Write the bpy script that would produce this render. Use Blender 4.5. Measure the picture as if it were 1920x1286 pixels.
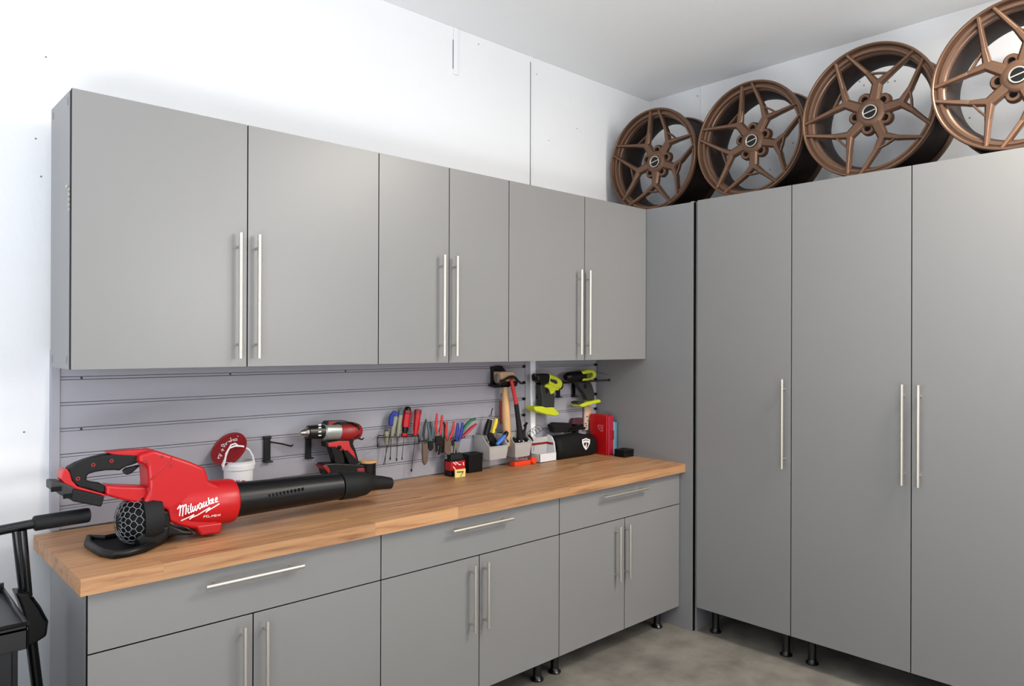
import bpy, bmesh, math, random
import numpy as np
from mathutils import Vector, Matrix
random.seed(7)
C = bpy.context.scene
for o in list(bpy.data.objects): bpy.data.objects.remove(o)
COL = C.collection
R = math.radians

# ------------------------------------------------------------------ camera
F, W, H = 1366.77, 1920.0, 1286.0
YAW, PIT, ROL = R(46.9613), R(0.0791), R(0.183)
CAM = Vector((0, 0, 1.585))
FW = Vector((math.cos(YAW)*math.cos(PIT), math.sin(YAW)*math.cos(PIT), math.sin(PIT)))
ri = Vector((math.sin(YAW), -math.cos(YAW), 0)); up = ri.cross(FW)
RI = ri*math.cos(ROL)+up*math.sin(ROL); UP = -ri*math.sin(ROL)+up*math.cos(ROL)
cd = bpy.data.cameras.new('camera'); cam = bpy.data.objects.new('camera', cd); COL.objects.link(cam)
m = Matrix((( RI.x, UP.x, -FW.x, 0), (RI.y, UP.y, -FW.y, 0), (RI.z, UP.z, -FW.z, 0), (0, 0, 0, 1)))
cam.matrix_world = Matrix.Translation(CAM) @ m
cd.sensor_fit = 'HORIZONTAL'; cd.sensor_width = 36; cd.lens = 36*F/W; cd.clip_start = .05
C.camera = cam
C.view_settings.view_transform = 'Standard'; C.view_settings.look = 'None'
C.view_settings.gamma = 1; C.view_settings.exposure = 0.0; C.view_settings.use_curve_mapping = False

# ------------------------------------------------------------------ world and daylight
w = bpy.data.worlds.new('world'); C.world = w; w.use_nodes = True
w.node_tree.nodes['Background'].inputs[0].default_value = (.80, .90, 1, 1)
w.node_tree.nodes['Background'].inputs[1].default_value = .25
def area(name, loc, target, sx, sy, power, col, spread=180):
    l = bpy.data.lights.new(name, 'AREA'); l.shape = 'RECTANGLE'; l.size = sx; l.size_y = sy
    l.energy = power; l.color = col; l.spread = R(spread)
    o = bpy.data.objects.new(name, l); COL.objects.link(o); o.location = loc
    o.rotation_euler = (Vector(target)-Vector(loc)).to_track_quat('-Z', 'Y').to_euler()
    return o
area('driveway_bounce', (-1.2, -.6, .25), (-1.2, -.6, 3), 1.7, 1.7, 150, (.89, .945, 1))
area('driveway_bounce_far', (0, -1.6, .25), (0, -1.6, 3), 2.5, 1.5, 122, (.97, .98, 1))
area('garage_door_daylight', (3.1, -3.0, 2.1), (2.2, 3, 2.1), 1.2, 1.1, 60, (1, .985, .955))
area('side_door_daylight', (-2.8, 1.2, 2.0), (3, 2, 1.9), 1.2, 1.2, 32, (.82, .91, 1))
area('added_fill_right', (3.1, .2, 3.14), (3.1, .2, 0), .5, .5, 60, (1, .93, .82))  # unseen fill added overhead to brighten the right side, no fixture modelled
area('added_fill_rear', (3.0, -.6, 2.95), (2.9, 2.6, 2.0), .8, .3, 16, (1, .93, .83))  # second added fill, out of view, lifts the cabinets near the corner

# ------------------------------------------------------------------ helpers
def ray(x, y): return FW + RI*((x-960)/F) - UP*((y-643)/F)
def onY(x, y, Y): d = ray(x, y); return CAM + d*(Y/d.y)
def onX(x, y, X): d = ray(x, y); return CAM + d*(X/d.x)
def onZ(x, y, Z): d = ray(x, y); return CAM + d*((Z-CAM.z)/d.z)
def px2m(p): return (Vector(p)-CAM).dot(FW)/F          # metres per pixel at a point
def lin(c): return tuple((v/12.92 if v <= .04045 else ((v+.055)/1.055)**2.4) for v in c)
MATS = {}
def mat(name, rgb, rough=.5, metal=0, var=0, vscale=6, bump=0, bscale=60, rand=0, coat=0, spec=.5, stretch=None, emis=None, alpha=None):
    if name in MATS: return MATS[name]
    mt = bpy.data.materials.new(name); mt.use_nodes = True; nt = mt.node_tree; N = nt.nodes; L = nt.links
    b = N['Principled BSDF']; c = lin([v/255 for v in rgb])
    b.inputs['Base Color'].default_value = (*c, 1); b.inputs['Roughness'].default_value = rough
    b.inputs['Metallic'].default_value = metal; b.inputs['Coat Weight'].default_value = coat
    b.inputs['Specular IOR Level'].default_value = spec
    tc = N.new('ShaderNodeTexCoord'); mp = N.new('ShaderNodeMapping')
    L.new(tc.outputs['Object'], mp.inputs[0])
    if stretch: mp.inputs['Scale'].default_value = stretch
    col = None
    if var:
        nz = N.new('ShaderNodeTexNoise'); nz.inputs['Scale'].default_value = vscale; nz.inputs['Detail'].default_value = 6
        L.new(mp.outputs[0], nz.inputs[0])
        mr = N.new('ShaderNodeMapRange'); mr.inputs[1].default_value = .3; mr.inputs[2].default_value = .7
        mr.inputs[3].default_value = 1-var; mr.inputs[4].default_value = 1+var; L.new(nz.outputs[0], mr.inputs[0])
        mx = N.new('ShaderNodeMix'); mx.data_type = 'RGBA'; mx.blend_type = 'MULTIPLY'; mx.inputs[0].default_value = 1
        mx.inputs[6].default_value = (*c, 1); L.new(mr.outputs[0], mx.inputs[7]); col = mx.outputs[2]
    if rand:
        oi = N.new('ShaderNodeObjectInfo'); mr = N.new('ShaderNodeMapRange')
        mr.inputs[3].default_value = 1-rand; mr.inputs[4].default_value = 1+rand; L.new(oi.outputs['Random'], mr.inputs[0])
        mx = N.new('ShaderNodeMix'); mx.data_type = 'RGBA'; mx.blend_type = 'MULTIPLY'; mx.inputs[0].default_value = 1
        if col: L.new(col, mx.inputs[6])
        else: mx.inputs[6].default_value = (*c, 1)
        L.new(mr.outputs[0], mx.inputs[7]); col = mx.outputs[2]
    if col: L.new(col, b.inputs['Base Color'])
    if bump:
        nz = N.new('ShaderNodeTexNoise'); nz.inputs['Scale'].default_value = bscale; nz.inputs['Detail'].default_value = 5
        L.new(mp.outputs[0], nz.inputs[0])
        bp = N.new('ShaderNodeBump'); bp.inputs['Strength'].default_value = bump; bp.inputs['Distance'].default_value = .01
        L.new(nz.outputs[0], bp.inputs['Height']); L.new(bp.outputs[0], b.inputs['Normal'])
    MATS[name] = mt; return mt

class B:
    """collects simple shapes, then links them as ONE mesh object"""
    def __init__(s): s.v = []; s.f = []; s.s = []
    def add(s, vs, fs, smooth=False):
        n = len(s.v); s.v += [Vector(v) for v in vs]; s.f += [tuple(i+n for i in f) for f in fs]; s.s += [smooth]*len(fs); return s
    def box(s, x0, x1, y0, y1, z0, z1):
        return s.add([(x, y, z) for z in (z0, z1) for y in (y0, y1) for x in (x0, x1)],
                     [(0,2,3,1),(4,5,7,6),(0,1,5,4),(2,6,7,3),(0,4,6,2),(1,3,7,5)])
    def obox(s, c, ax, ay, az):   # oriented box, half-axes
        c = Vector(c); ax, ay, az = Vector(ax), Vector(ay), Vector(az)
        return s.add([c+ax*i+ay*j+az*k for k in (-1,1) for j in (-1,1) for i in (-1,1)],
                     [(0,2,3,1),(4,5,7,6),(0,1,5,4),(2,6,7,3),(0,4,6,2),(1,3,7,5)])
    def tube(s, pts, r, n=10, cap=True, flat=1.0):
        pts = [Vector(p) for p in pts]; k = len(pts); rs = r if isinstance(r, (list, tuple)) else [r]*k
        t0 = (pts[1]-pts[0]).normalized(); a = Vector((0,0,1)) if abs(t0.z) < .9 else Vector((0,1,0))
        u = t0.cross(a).normalized(); vs = []
        for i, p in enumerate(pts):
            t = (pts[min(i+1, k-1)]-pts[max(i-1, 0)]).normalized()
            u = (u-t*u.dot(t)).normalized(); v = t.cross(u)
            for j in range(n):
                an = 2*math.pi*j/n; vs.append(p+u*math.cos(an)*rs[i]+v*math.sin(an)*rs[i]*flat)
        fs = [(i*n+j, i*n+(j+1) % n, (i+1)*n+(j+1) % n, (i+1)*n+j) for i in range(k-1) for j in range(n)]
        s.add(vs, fs, True)
        if cap:
            b0 = len(s.v)-k*n; s.f.append(tuple(b0+j for j in range(n))[::-1]); s.s.append(False)
            s.f.append(tuple(b0+(k-1)*n+j for j in range(n))); s.s.append(False)
        return s
    def lathe(s, prof, o=(0,0,0), ax=(0,0,1), n=32, close=False, flat=1.0):
        """prof: (distance along axis, radius)"""
        o = Vector(o); ax = Vector(ax).normalized(); a = Vector((0,0,1)) if abs(ax.z) < .9 else Vector((1,0,0))
        u = ax.cross(a).normalized(); v = ax.cross(u); k = len(prof)
        vs = [o+ax*h+(u*math.cos(2*math.pi*j/n)+v*flat*math.sin(2*math.pi*j/n))*r for h, r in prof for j in range(n)]
        kk = k if close else k-1
        fs = [(i*n+j, i*n+(j+1) % n, ((i+1) % k)*n+(j+1) % n, ((i+1) % k)*n+j) for i in range(kk) for j in range(n)]
        return s.add(vs, fs, True)
    def prism(s, pts, d):
        pts = [Vector(p) for p in pts]; d = Vector(d); n = len(pts)
        return s.add(pts+[p+d for p in pts], [tuple(range(n)), tuple(range(2*n-1, n-1, -1))]+[(i, (i+1) % n, n+(i+1) % n, n+i) for i in range(n)])
    def slab(s, px, Y, th):       # upright slab: outline on the plane at depth Y, thickness th
        return s.prism([onY(x, y, Y) for x, y in px], (0, th, 0))
    def obj(s, name, mt, parent=None, bevel=0, seg=2, sm=False, kind=None, label=None, auto=False):
        me = bpy.data.meshes.new(name); org = Vector((0,0,0)); p = parent
        while p is not None: org = org+p.location; p = p.parent
        me.from_pydata([tuple(v-org) for v in s.v], [], s.f)
        me.validate()
        if len(me.polygons) == len(s.s): me.polygons.foreach_set('use_smooth', [bool(x or sm) for x in s.s])
        bm = bmesh.new(); bm.from_mesh(me); bmesh.ops.recalc_face_normals(bm, faces=bm.faces)
        for e in bm.edges:
            if len(e.link_faces) == 2 and e.calc_face_angle(0) > .62: e.smooth = False
        bm.to_mesh(me); bm.free(); me.update()
        o = bpy.data.objects.new(name, me); COL.objects.link(o); o.parent = parent
        for q in (mt if isinstance(mt, (list, tuple)) else [mt]): me.materials.append(q)
        if bevel:
            bv = o.modifiers.new('bevel', 'BEVEL'); bv.width = bevel; bv.segments = seg; bv.limit_method = 'ANGLE'; bv.angle_limit = R(35)
            bv.harden_normals = False
        if kind: o['kind'] = kind
        if label: o['label'] = label
        return o
def edge_black(o, ax):           # black edge banding on every face but the front one
    o.data.materials.append(M_dark)
    for q in o.data.polygons:
        if q.normal[ax] > -.9: q.material_index = 1
    return o
def thing(name, label, cat, loc=(0,0,0), group=None):
    o = bpy.data.objects.new(name, None); COL.objects.link(o); o.empty_display_size = .05
    o.location = loc; o['label'] = label; o['category'] = cat
    if group: o['group'] = group
    return o
def tag(o, label, cat, group=None):
    o['label'] = label; o['category'] = cat
    if group: o['group'] = group
    return o
def copy_tree(o, parent=None):
    c = o.copy(); COL.objects.link(c); c.parent = parent
    for ch in list(o.children): copy_tree(ch, c)
    return c
def recenter(o):                 # move a top-level mesh's origin to its base
    me = o.data; n = len(me.vertices); co = np.zeros(n*3); me.vertices.foreach_get('co', co); co = co.reshape(-1, 3)
    c = Vector(((co[:,0].min()+co[:,0].max())/2, (co[:,1].min()+co[:,1].max())/2, co[:,2].min()))
    me.transform(Matrix.Translation(-c)); o.location = o.location+c; return o

# ------------------------------------------------------------------ materials
M_wall = mat('white_painted_block', (229,230,232), .75, var=.015, vscale=2, bump=.12, bscale=35)
M_ceil = mat('ceiling_paint', (240,240,240), .8, bump=.10, bscale=90)
M_floor = mat('concrete', (120,115,107), .55, var=.34, vscale=5.5, bump=.2, bscale=24)
M_door = mat('grey_laminate', (132,131,130), .33, var=.012, vscale=1.2, spec=.5)
M_body = mat('grey_carcass', (130,130,131), .45)
M_dark = mat('black_edge', (8,8,9), .7, spec=.2)
M_leg = mat('black_leg_plastic', (9,9,11), .26)
M_steel = mat('brushed_nickel', (200,195,186), .42, .85)
M_slat = mat('slatwall_grey', (157,156,165), .5)
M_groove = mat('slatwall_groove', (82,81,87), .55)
M_bronze = mat('bronze_paint', (106,79,62), .36, .55, var=.06, vscale=8, bump=.06, bscale=250)
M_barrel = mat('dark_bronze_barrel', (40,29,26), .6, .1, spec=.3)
M_red = mat('red_plastic', (184,12,20), .36, spec=.45)
M_dred = mat('dark_red_plastic', (140,18,24), .4)
M_blk = mat('black_plastic', (11,11,12), .36, spec=.32)
M_rub = mat('black_rubber', (17,18,19), .6, spec=.3, bump=.2, bscale=400)
M_gryp = mat('grey_plastic', (120,122,126), .45)
M_white = mat('white_plastic', (232,230,232), .4)
M_ink = mat('white_print', (245,238,236), .5)
M_rink = mat('red_print', (150,16,30), .5)
M_lime = mat('lime_plastic', (196,206,40), .42)
M_dgry = mat('dark_grey_plastic', (46,48,47), .5, spec=.35)
M_chrome = mat('chuck_steel', (190,186,178), .22, 1)
M_dchr = mat('dark_steel', (60,58,56), .35, .9)
M_metal = mat('zinc_steel', (150,148,145), .4, .8)
M_bin = mat('light_grey_bin', (176,173,170), .5)
M_blue = mat('blue_grip', (28,46,140), .45)
M_lblue = mat('bright_blue_plastic', (58,108,190), .4)
M_green = mat('green_grip', (16,100,62), .45)
M_crim = mat('crimson_grip', (170,22,48), .45)
M_redg = mat('red_grip', (190,40,40), .45)
M_tan = mat('pale_wood', (214,170,118), .55, var=.08, vscale=10, stretch=(8,8,1))
M_mallet = mat('mallet_head', (192,160,130), .6, var=.06)
M_grip = mat('khaki_grip', (140,138,118), .5)
M_yel = mat('yellow_plastic', (226,200,50), .45)
M_tag = mat('yellow_card', (236,218,130), .6)
M_orange = mat('orange_plastic', (238,70,28), .4)
M_cyan = mat('teal_plastic', (84,140,160), .4)
M_bag = mat('black_nylon', (16,17,18), .65, spec=.25, bump=.25, bscale=300)
M_teal = mat('slate_teal_grip', (70,92,98), .45)
M_brown = mat('rusty_steel', (110,92,80), .6, .4)

def wood():
    mt = bpy.data.materials.new('butcher_block_wood'); mt.use_nodes = True; nt = mt.node_tree; N = nt.nodes; L = nt.links
    b = N['Principled BSDF']; b.inputs['Roughness'].default_value = .42
    oi = N.new('ShaderNodeObjectInfo'); tc = N.new('ShaderNodeTexCoord'); mp = N.new('ShaderNodeMapping')
    mp.inputs['Scale'].default_value = (2.2, 34, 34)
    ad = N.new('ShaderNodeVectorMath'); ad.operation = 'ADD'
    mu = N.new('ShaderNodeVectorMath'); mu.operation = 'SCALE'; mu.inputs['Scale'].default_value = 17
    cx = N.new('ShaderNodeCombineXYZ')
    for i in range(3): L.new(oi.outputs['Random'], cx.inputs[i])
    L.new(cx.outputs[0], mu.inputs[0]); L.new(tc.outputs['Object'], mp.inputs[0])
    L.new(mp.outputs[0], ad.inputs[0]); L.new(mu.outputs[0], ad.inputs[1])
    nz = N.new('ShaderNodeTexNoise'); nz.inputs['Scale'].default_value = 1.6; nz.inputs['Detail'].default_value = 8
    nz.inputs['Distortion'].default_value = .6; L.new(ad.outputs[0], nz.inputs[0])
    rp = N.new('ShaderNodeValToRGB'); e = rp.color_ramp.elements
    e[0].position = .28; e[0].color = (*lin((.60,.42,.28)), 1); e[1].position = .62; e[1].color = (*lin((.85,.645,.455)), 1)
    q = rp.color_ramp.elements.new(.45); q.color = (*lin((.80,.585,.41)), 1)
    L.new(nz.outputs[0], rp.inputs[0])
    mr = N.new('ShaderNodeMapRange'); mr.inputs[3].default_value = .62; mr.inputs[4].default_value = .80; L.new(oi.outputs['Random'], mr.inputs[0])
    mx = N.new('ShaderNodeMix'); mx.data_type = 'RGBA'; mx.blend_type = 'MULTIPLY'; mx.inputs[0].default_value = 1
    L.new(rp.outputs[0], mx.inputs[6]); L.new(mr.outputs[0], mx.inputs[7]); L.new(mx.outputs[2], b.inputs['Base Color'])
    return mt
M_wood = wood()

# ------------------------------------------------------------------ the room
YW, XR, ZC = 2.99, 4.06, 3.235        # back wall, right wall, ceiling
YS = 2.966                            # face of the slat wall
X0, X1, Y0 = -3.0, XR, -3.6
def struct(o): o['kind'] = 'structure'; return o
struct(B().box(X0-.1, X1+.1, Y0, YW+.1, -.1, 0).obj('floor', M_floor))
struct(B().box(X0-.1, X1+.1, Y0, YW+.1, ZC, ZC+.1).obj('ceiling', M_ceil))
wb = struct(B().box(X0-.1, X1+.1, YW, YW+.1, 0, ZC).obj('wall_back', M_wall))
wr = struct(B().box(XR, XR+.1, Y0, YW, 0, ZC).obj('wall_right', M_wall))
struct(B().box(X0-.1, X0, Y0, -.7, 0, ZC).box(X0-.1, X0, 1.5, YW, 0, ZC).box(X0-.1, X0, -.7, 1.5, 2.6, ZC).obj('wall_left', M_wall))
struct(B().box(X0, XR, Y0-.1, Y0, 2.7, ZC).box(3.2, XR, Y0-.1, Y0, 0, 2.7).box(X0, -2.0, Y0-.1, Y0, 0, 2.7).obj('wall_front', M_wall))
# battens and plaster seams on the walls
def p(x, y): return onY(x, y, YW)
a, b_ = p(994.5, 340), p(999, 100)
struct(B().box(a.x, a.x+.012, YW-.006, YW, 2.30, ZC).obj('trim_1', M_wall, bevel=.002))
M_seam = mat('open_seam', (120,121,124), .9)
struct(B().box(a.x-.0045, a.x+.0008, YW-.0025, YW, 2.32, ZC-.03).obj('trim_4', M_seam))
a = p(850, 60)
struct(B().box(a.x, a.x+.03, YW-.008, YW, 2.99, ZC).obj('trim_2', M_wall, bevel=.003))
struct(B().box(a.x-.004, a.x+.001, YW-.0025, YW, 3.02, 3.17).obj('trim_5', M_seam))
a = onX(1315, 200, XR)
struct(B().box(XR-.004, XR, a.y-.006, a.y, 2.3, ZC).obj('trim_3', M_wall, bevel=.001))
dots = [(1098/3.216+740-0, 775/3.216), (929/3.216+740, 847/3.216), (506/3.216+740, 266/3.216), (855/3.216+740, 448/3.216),
        (993/3.216+740, 398/3.216), (86, 107), (67, 260), (77, 331), (45, 810), (521/3.216+740, 205/3.216)]
M_hole = mat('drill_hole', (120,118,116), .9)
for x, y in dots:
    q = p(x, y); B().lathe([(0, .0001), (0, .003), (.003, .003)], (q.x, YW-.0015, q.z), (0,1,0), 10).obj('drill_hole', M_hole, wb)
for x, y in [(1612,153),(1620,160),(1665,154),(1678,152),(1818,221),(1599,285),(1487,268),(1444,318),(1223,188),(1308,180)]:
    q = onX(x, y, XR); B().lathe([(0, .0001), (0, .004), (.003, .004)], (XR-.0015, q.y, q.z), (1,0,0), 10).obj('drill_hole', M_hole, wr)

# ------------------------------------------------------------------ slat wall panels
zs0 = onY(115, 709.5, YS).z; PITCH = (zs0-onY(115, 855, YS).z)/3
def slatwall(xa, xb, label, trims):
    t = thing('slat_wall_panel', label, 'wall panel', ((xa+xb)/2, YS, .93), 'slat wall panels over the counter')
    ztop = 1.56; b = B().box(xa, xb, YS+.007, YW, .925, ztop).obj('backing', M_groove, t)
    z = ztop; k = 0
    edges = [zs0-PITCH*i for i in range(-2, 8)]
    zz = [ztop]+[e for e in edges if e < ztop-.01 and e > .93]
    for i, top in enumerate(zz):
        bot = zz[i+1] if i+1 < len(zz) else .925
        t0 = top-(0 if i == 0 else .0058); b0 = bot+(.0058 if i+1 < len(zz) else 0)
        B().box(xa, xb, YS, YS+.011, b0, t0).obj('slat', M_slat, t, bevel=.002)
        if i+1 < len(zz):   # the lip that shows inside each groove
            B().box(xa, xb, YS+.002, YS+.011, bot-.0040, bot+.0038).obj('groove_lip', M_slat, t)
    for x0_, x1_ in trims:
        B().box(x0_, x1_, YS-.006, YW, .925, ztop).obj('edge_trim', M_slat, t, bevel=.0015)
    return t, zz[1:]
xl0 = onY(95, 800, YS).x; xl1 = onY(112, 800, YS).x; xm = onY(984, 742, YS).x; xm1 = onY(992.5, 742, YS).x
xw0, xw1 = onY(993.5, 742, YS).x, onY(1001, 742, YS).x; xr0, xr1 = onY(1008, 742, YS).x, onY(1117, 742, YS).x
t1, zg = slatwall(xl1, xm, 'long grey slat wall panel running from the left wall end to the hammers', [(xl0, xl1), (xm, xm1)])
t2, zg = slatwall(xr0, xr1, 'short grey slat wall panel behind the two lime drills', [(xw1+.002, xr0), (xr1, 3.486)])
for t, x in ((t1, xm-.012), (t2, xr1-.008)):
    for z in zg:
        B().lathe([(0, .0001), (0, .0075), (.008, .0085), (.012, .0085)], (x, YS-.012, z), (0,1,0), 10).obj('end_plug', M_blk, t, label='black plug at the groove end')
for px_, gi in ((153, 1), (432, 1), (596, 0), (648, 1), (153, 3)):
    q = onY(px_, 700, YS); B().lathe([(0, .0001), (0, .004), (.004, .004)], (q.x, YS+.0005, zg[min(gi, len(zg)-1)]+.000), (0,1,0), 8).obj('screw', M_dgry, t1)
jt = B().box(xw0-.002, xw1+.002, YS-.012, YW, .925, 1.56).obj('joint_strip', mat('bright_white_strip', (250,250,252), .4), None, bevel=.002)
recenter(tag(jt, 'bright white vertical strip between the two slat wall panels', 'strip'))

# ------------------------------------------------------------------ cabinets
def handle_bar(pa, pb, out, parent, r=.0072):
    """bar from pa to pb (points on the door face), standing off along out"""
    pa, pb, out = Vector(pa), Vector(pb), Vector(out); d = (pb-pa).normalized(); L = (pb-pa).length; o = out*.034
    b = B(); b.tube([pa+o, pb+o], r, 14)
    for s_ in (.11, .89):
        q = pa+d*L*s_; b.tube([q, q+o], .0048, 10)
    return b.obj('handle', M_steel, parent, label='brushed nickel bar handle')
def leg(x, y, z, parent):
    b = B().lathe([(0,.0001),(0,.031),(.006,.031),(.016,.022),(.024,.019),(z-.012,.019),(z-.010,.026),(z,.026),(z,.0001)], (x, y, 0), (0,0,1), 18)
    return b.obj('leg', M_leg, parent)

YU, ZUT, ZUB = 2.5854, 2.3755, 1.500
UX = [.5414, 1.1012, 1.6566, 2.0266, 2.3919, 2.9445, 3.4860]
G = .0018
hz = (onY(452, 672, YU-.034).z, onY(452, 436, YU-.034).z)
up_labels = ['largest grey wall cabinet, leftmost above the leaf blower', 'narrow grey wall cabinet in the middle of the upper row', 'grey wall cabinet on the right touching the tall corner panel']
hx = [(452, 487), (834, 858), (1091, 1107)]
for i in range(3):
    a, s_, c = UX[2*i], UX[2*i+1], UX[2*i+2]
    t = thing('wall_cabinet', up_labels[i], 'cabinet', ((a+c)/2, YU, ZUB), 'grey wall cabinets')
    yb = 2.872 if i == 0 else 2.958
    B().box(a+.001, c-.001, YU+.028, yb, ZUB+.001, ZUT-.001).obj('body', M_body, t, bevel=.0012)
    B().box(a+.003, c-.003, YU+.0175, YU+.0285, ZUB+.003, ZUT-.003).obj('edge_band', M_dark, t, label='black edge behind the doors')
    if i == 0: B().box(a+.09, c-.002, yb, YW, ZUB+.12, ZUT-.05).obj('mounting_rail', M_body, t)
    else: B().box(a+.01, c-.01, yb-.002, YW, 1.60, ZUT-.03).obj('mounting_rail', M_body, t)
    for k, (d0, d1) in enumerate(((a, s_), (s_, c))):
        d = B().box(d0+G, d1-G, YU, YU+.018, ZUB, ZUT).obj('door', M_door, t, bevel=.0008); edge_black(d, 1)
        x = onY(hx[i][k], 560, YU-.034).x
        handle_bar((x, YU, hz[0]), (x, YU, hz[1]), (0,-1,0), d)
    if i == 0:
        for (x_, z_) in ((.5395, ZUT-.03), (.5395, ZUB+.03)):
            for y_ in (YU+.05, yb-.03):
                B().box(a-.0005, a+.002, y_-.003, y_+.003, z_-.012, z_+.012).obj('cam_cover', M_gryp, t)
        b = B(); z0 = onY(131, 345, YU).z
        for k in range(5): b.obox((a-.001, YU+.022, z0-.012-k*.016), (.002,0,0), (0,.004,0), (0,0,.005))
        b.box(a-.004, a+.002, YU+.03, YU+.052, z0-.004, z0+.004)
        b.obj('hinge', M_steel, t)

YB, ZDB, ZBB = 2.3497, .6913, .1178
BX = [.5366, 1.5204, 2.502, 3.4853]; SX = [1.0247, 2.009, 2.9936]
ZK = .8727
YC, ZCT = 2.3154, .9207
dh = [((387,1100),(570,1062)), ((850,994.5),(962,974.5)), ((1133,932),(1217,916))]
bh = [(461,503), (892,917), (1164,1182)]
bz1 = onY(892, 1060, YB-.034).z; bz0 = onY(892, 1186, YB-.034).z
bl = ['grey base cabinet under the leaf blower, leftmost of the lower row', 'grey base cabinet in the middle of the lower row', 'grey base cabinet on the right beside the tall corner panel']
for i in range(3):
    a, s_, c = BX[i], SX[i], BX[i+1]
    t = thing('base_cabinet', bl[i], 'cabinet', ((a+c)/2, YB, 0), 'grey base cabinets')
    B().box(a+.001, c-.001, YB+.028, 2.835, ZBB+.002, ZK).obj('body', M_body, t, bevel=.0012)
    B().box(a+.003, c-.003, YB+.0175, YB+.0285, ZBB+.003, ZK-.001).obj('edge_band', M_dark, t, label='black edge behind the doors')
    d = B().box(a+G, c-G, YB, YB+.018, ZDB+.0018, ZK-.003).obj('drawer', M_door, t, bevel=.0008); edge_black(d, 1)
    A, E_ = onY(*dh[i][0], YB-.034), onY(*dh[i][1], YB-.034); zz = (A.z+E_.z)/2
    handle_bar((A.x, YB, zz), (E_.x, YB, zz), (0,-1,0), d)
    for k, (d0, d1) in enumerate(((a, s_), (s_, c))):
        d = B().box(d0+G, d1-G, YB, YB+.018, ZBB, ZDB-.0018).obj('door', M_door, t, bevel=.0008); edge_black(d, 1)
        x = onY(bh[i][k], 1080, YB-.034).x
        handle_bar((x, YB, bz0), (x, YB, bz1), (0,-1,0), d)
    for lx in (a+.06, c-.06 if i < 2 else c-.09):
        for ly in (YB+.085, 2.78): leg(lx, ly, ZBB+.002, t)

# counter: edge-glued staves
CX0, CX1 = .512, 3.4885
ct = thing('countertop', 'butcher block wooden countertop over the three base cabinets', 'countertop', ((CX0+CX1)/2, 2.63, ZK))
rows = 14; wd = (YS-.001-YC)/rows; M_glue = mat('glue_line', (150,110,74), .6)
B().box(CX0+.001, CX1-.001, YC+.001, YS-.002, ZK+.0004, ZCT-.001).obj('core', M_glue, ct)
for r_ in range(rows):
    x = CX0; first = True
    while x < CX1-.01:
        L = random.uniform(.35, .95)
        if first: L *= random.uniform(.3, 1); first = False
        x2 = min(x+L, CX1)
        if CX1-x2 < .15: x2 = CX1
        B().box(x, x2-.0003 if x2 < CX1 else x2, YC+r_*wd, YC+(r_+1)*wd-.0003, ZK, ZCT).obj('stave', M_wood, ct)
        x = x2

# corner panel and tall cabinets along the right wall
XP = 3.489; ZT, ZTB = 2.38, .1378; YPN = 2.264
cp = thing('corner_filler_cabinet', 'tall grey corner panel reaching the floor where the two cabinet runs meet', 'cabinet', (XP+.1, 2.6, 0))
B().box(XP, 4.05, YPN+.02, YW-.003, 0, ZT-.004).obj('body', M_body, cp, bevel=.001)
B().box(XP, XP+.019, YPN+.002, YPN+.021, 0, ZT).obj('front_edge', M_door, cp, bevel=.001)
B().box(XP+.001, 4.0, YPN-.002, YPN+.003, .001, ZT-.006).obj('edge_band', M_dark, cp, label='black edge beside the tall doors')
B().box(XP+.02, 4.0, YPN-.012, YPN-.002, 0, ZT-.002).obj('return_panel', M_body, cp)
T = [2.2427, 1.7009, 1.1496, .598]
def tall(label, ys, handles, legs):
    ya, yb = ys[0], ys[-1]
    t = thing('tall_cabinet', label, 'cabinet', (XP+.25, (ya+yb)/2, 0), 'tall grey cabinets along the right wall')
    B().box(XP+.028, 4.05, yb+.001, ya-.001, ZTB+.002, ZT-.003).obj('body', M_body, t, bevel=.0012)
    B().box(XP+.0175, XP+.0285, yb+.003, ya-.003, ZTB+.003, ZT-.004).obj('edge_band', M_dark, t)
    for i in range(len(ys)-1):
        d = B().box(XP, XP+.018, ys[i+1]+G, ys[i]-G, ZTB, ZT).obj('door', M_door, t, bevel=.0008); edge_black(d, 0)
        if handles[i]:
            x, y0, y1 = handles[i]; A, E_ = onX(x, y1, XP-.034), onX(x, y0, XP-.034)
            handle_bar((XP, A.y, A.z), (XP, A.y, E_.z), (-1,0,0), d)
    for ly in (ya-.07, yb+.065):
        for lx in (XP+.085, 3.96): leg(lx, ly, ZTB+.003, t)
tall('single-door tall grey cabinet nearest the corner under the second wheel', T[:2], [(1465.5, 711, 879)], 2)
tall('double-door tall grey cabinet with paired handles, second from the corner', T[1:], [(1690, 721, 910), (1720.5, 722, 914)], 2)
tall('tall grey cabinet at the right, past the double doors', [.598, .056, -.486], [None, None], 2)

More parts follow.
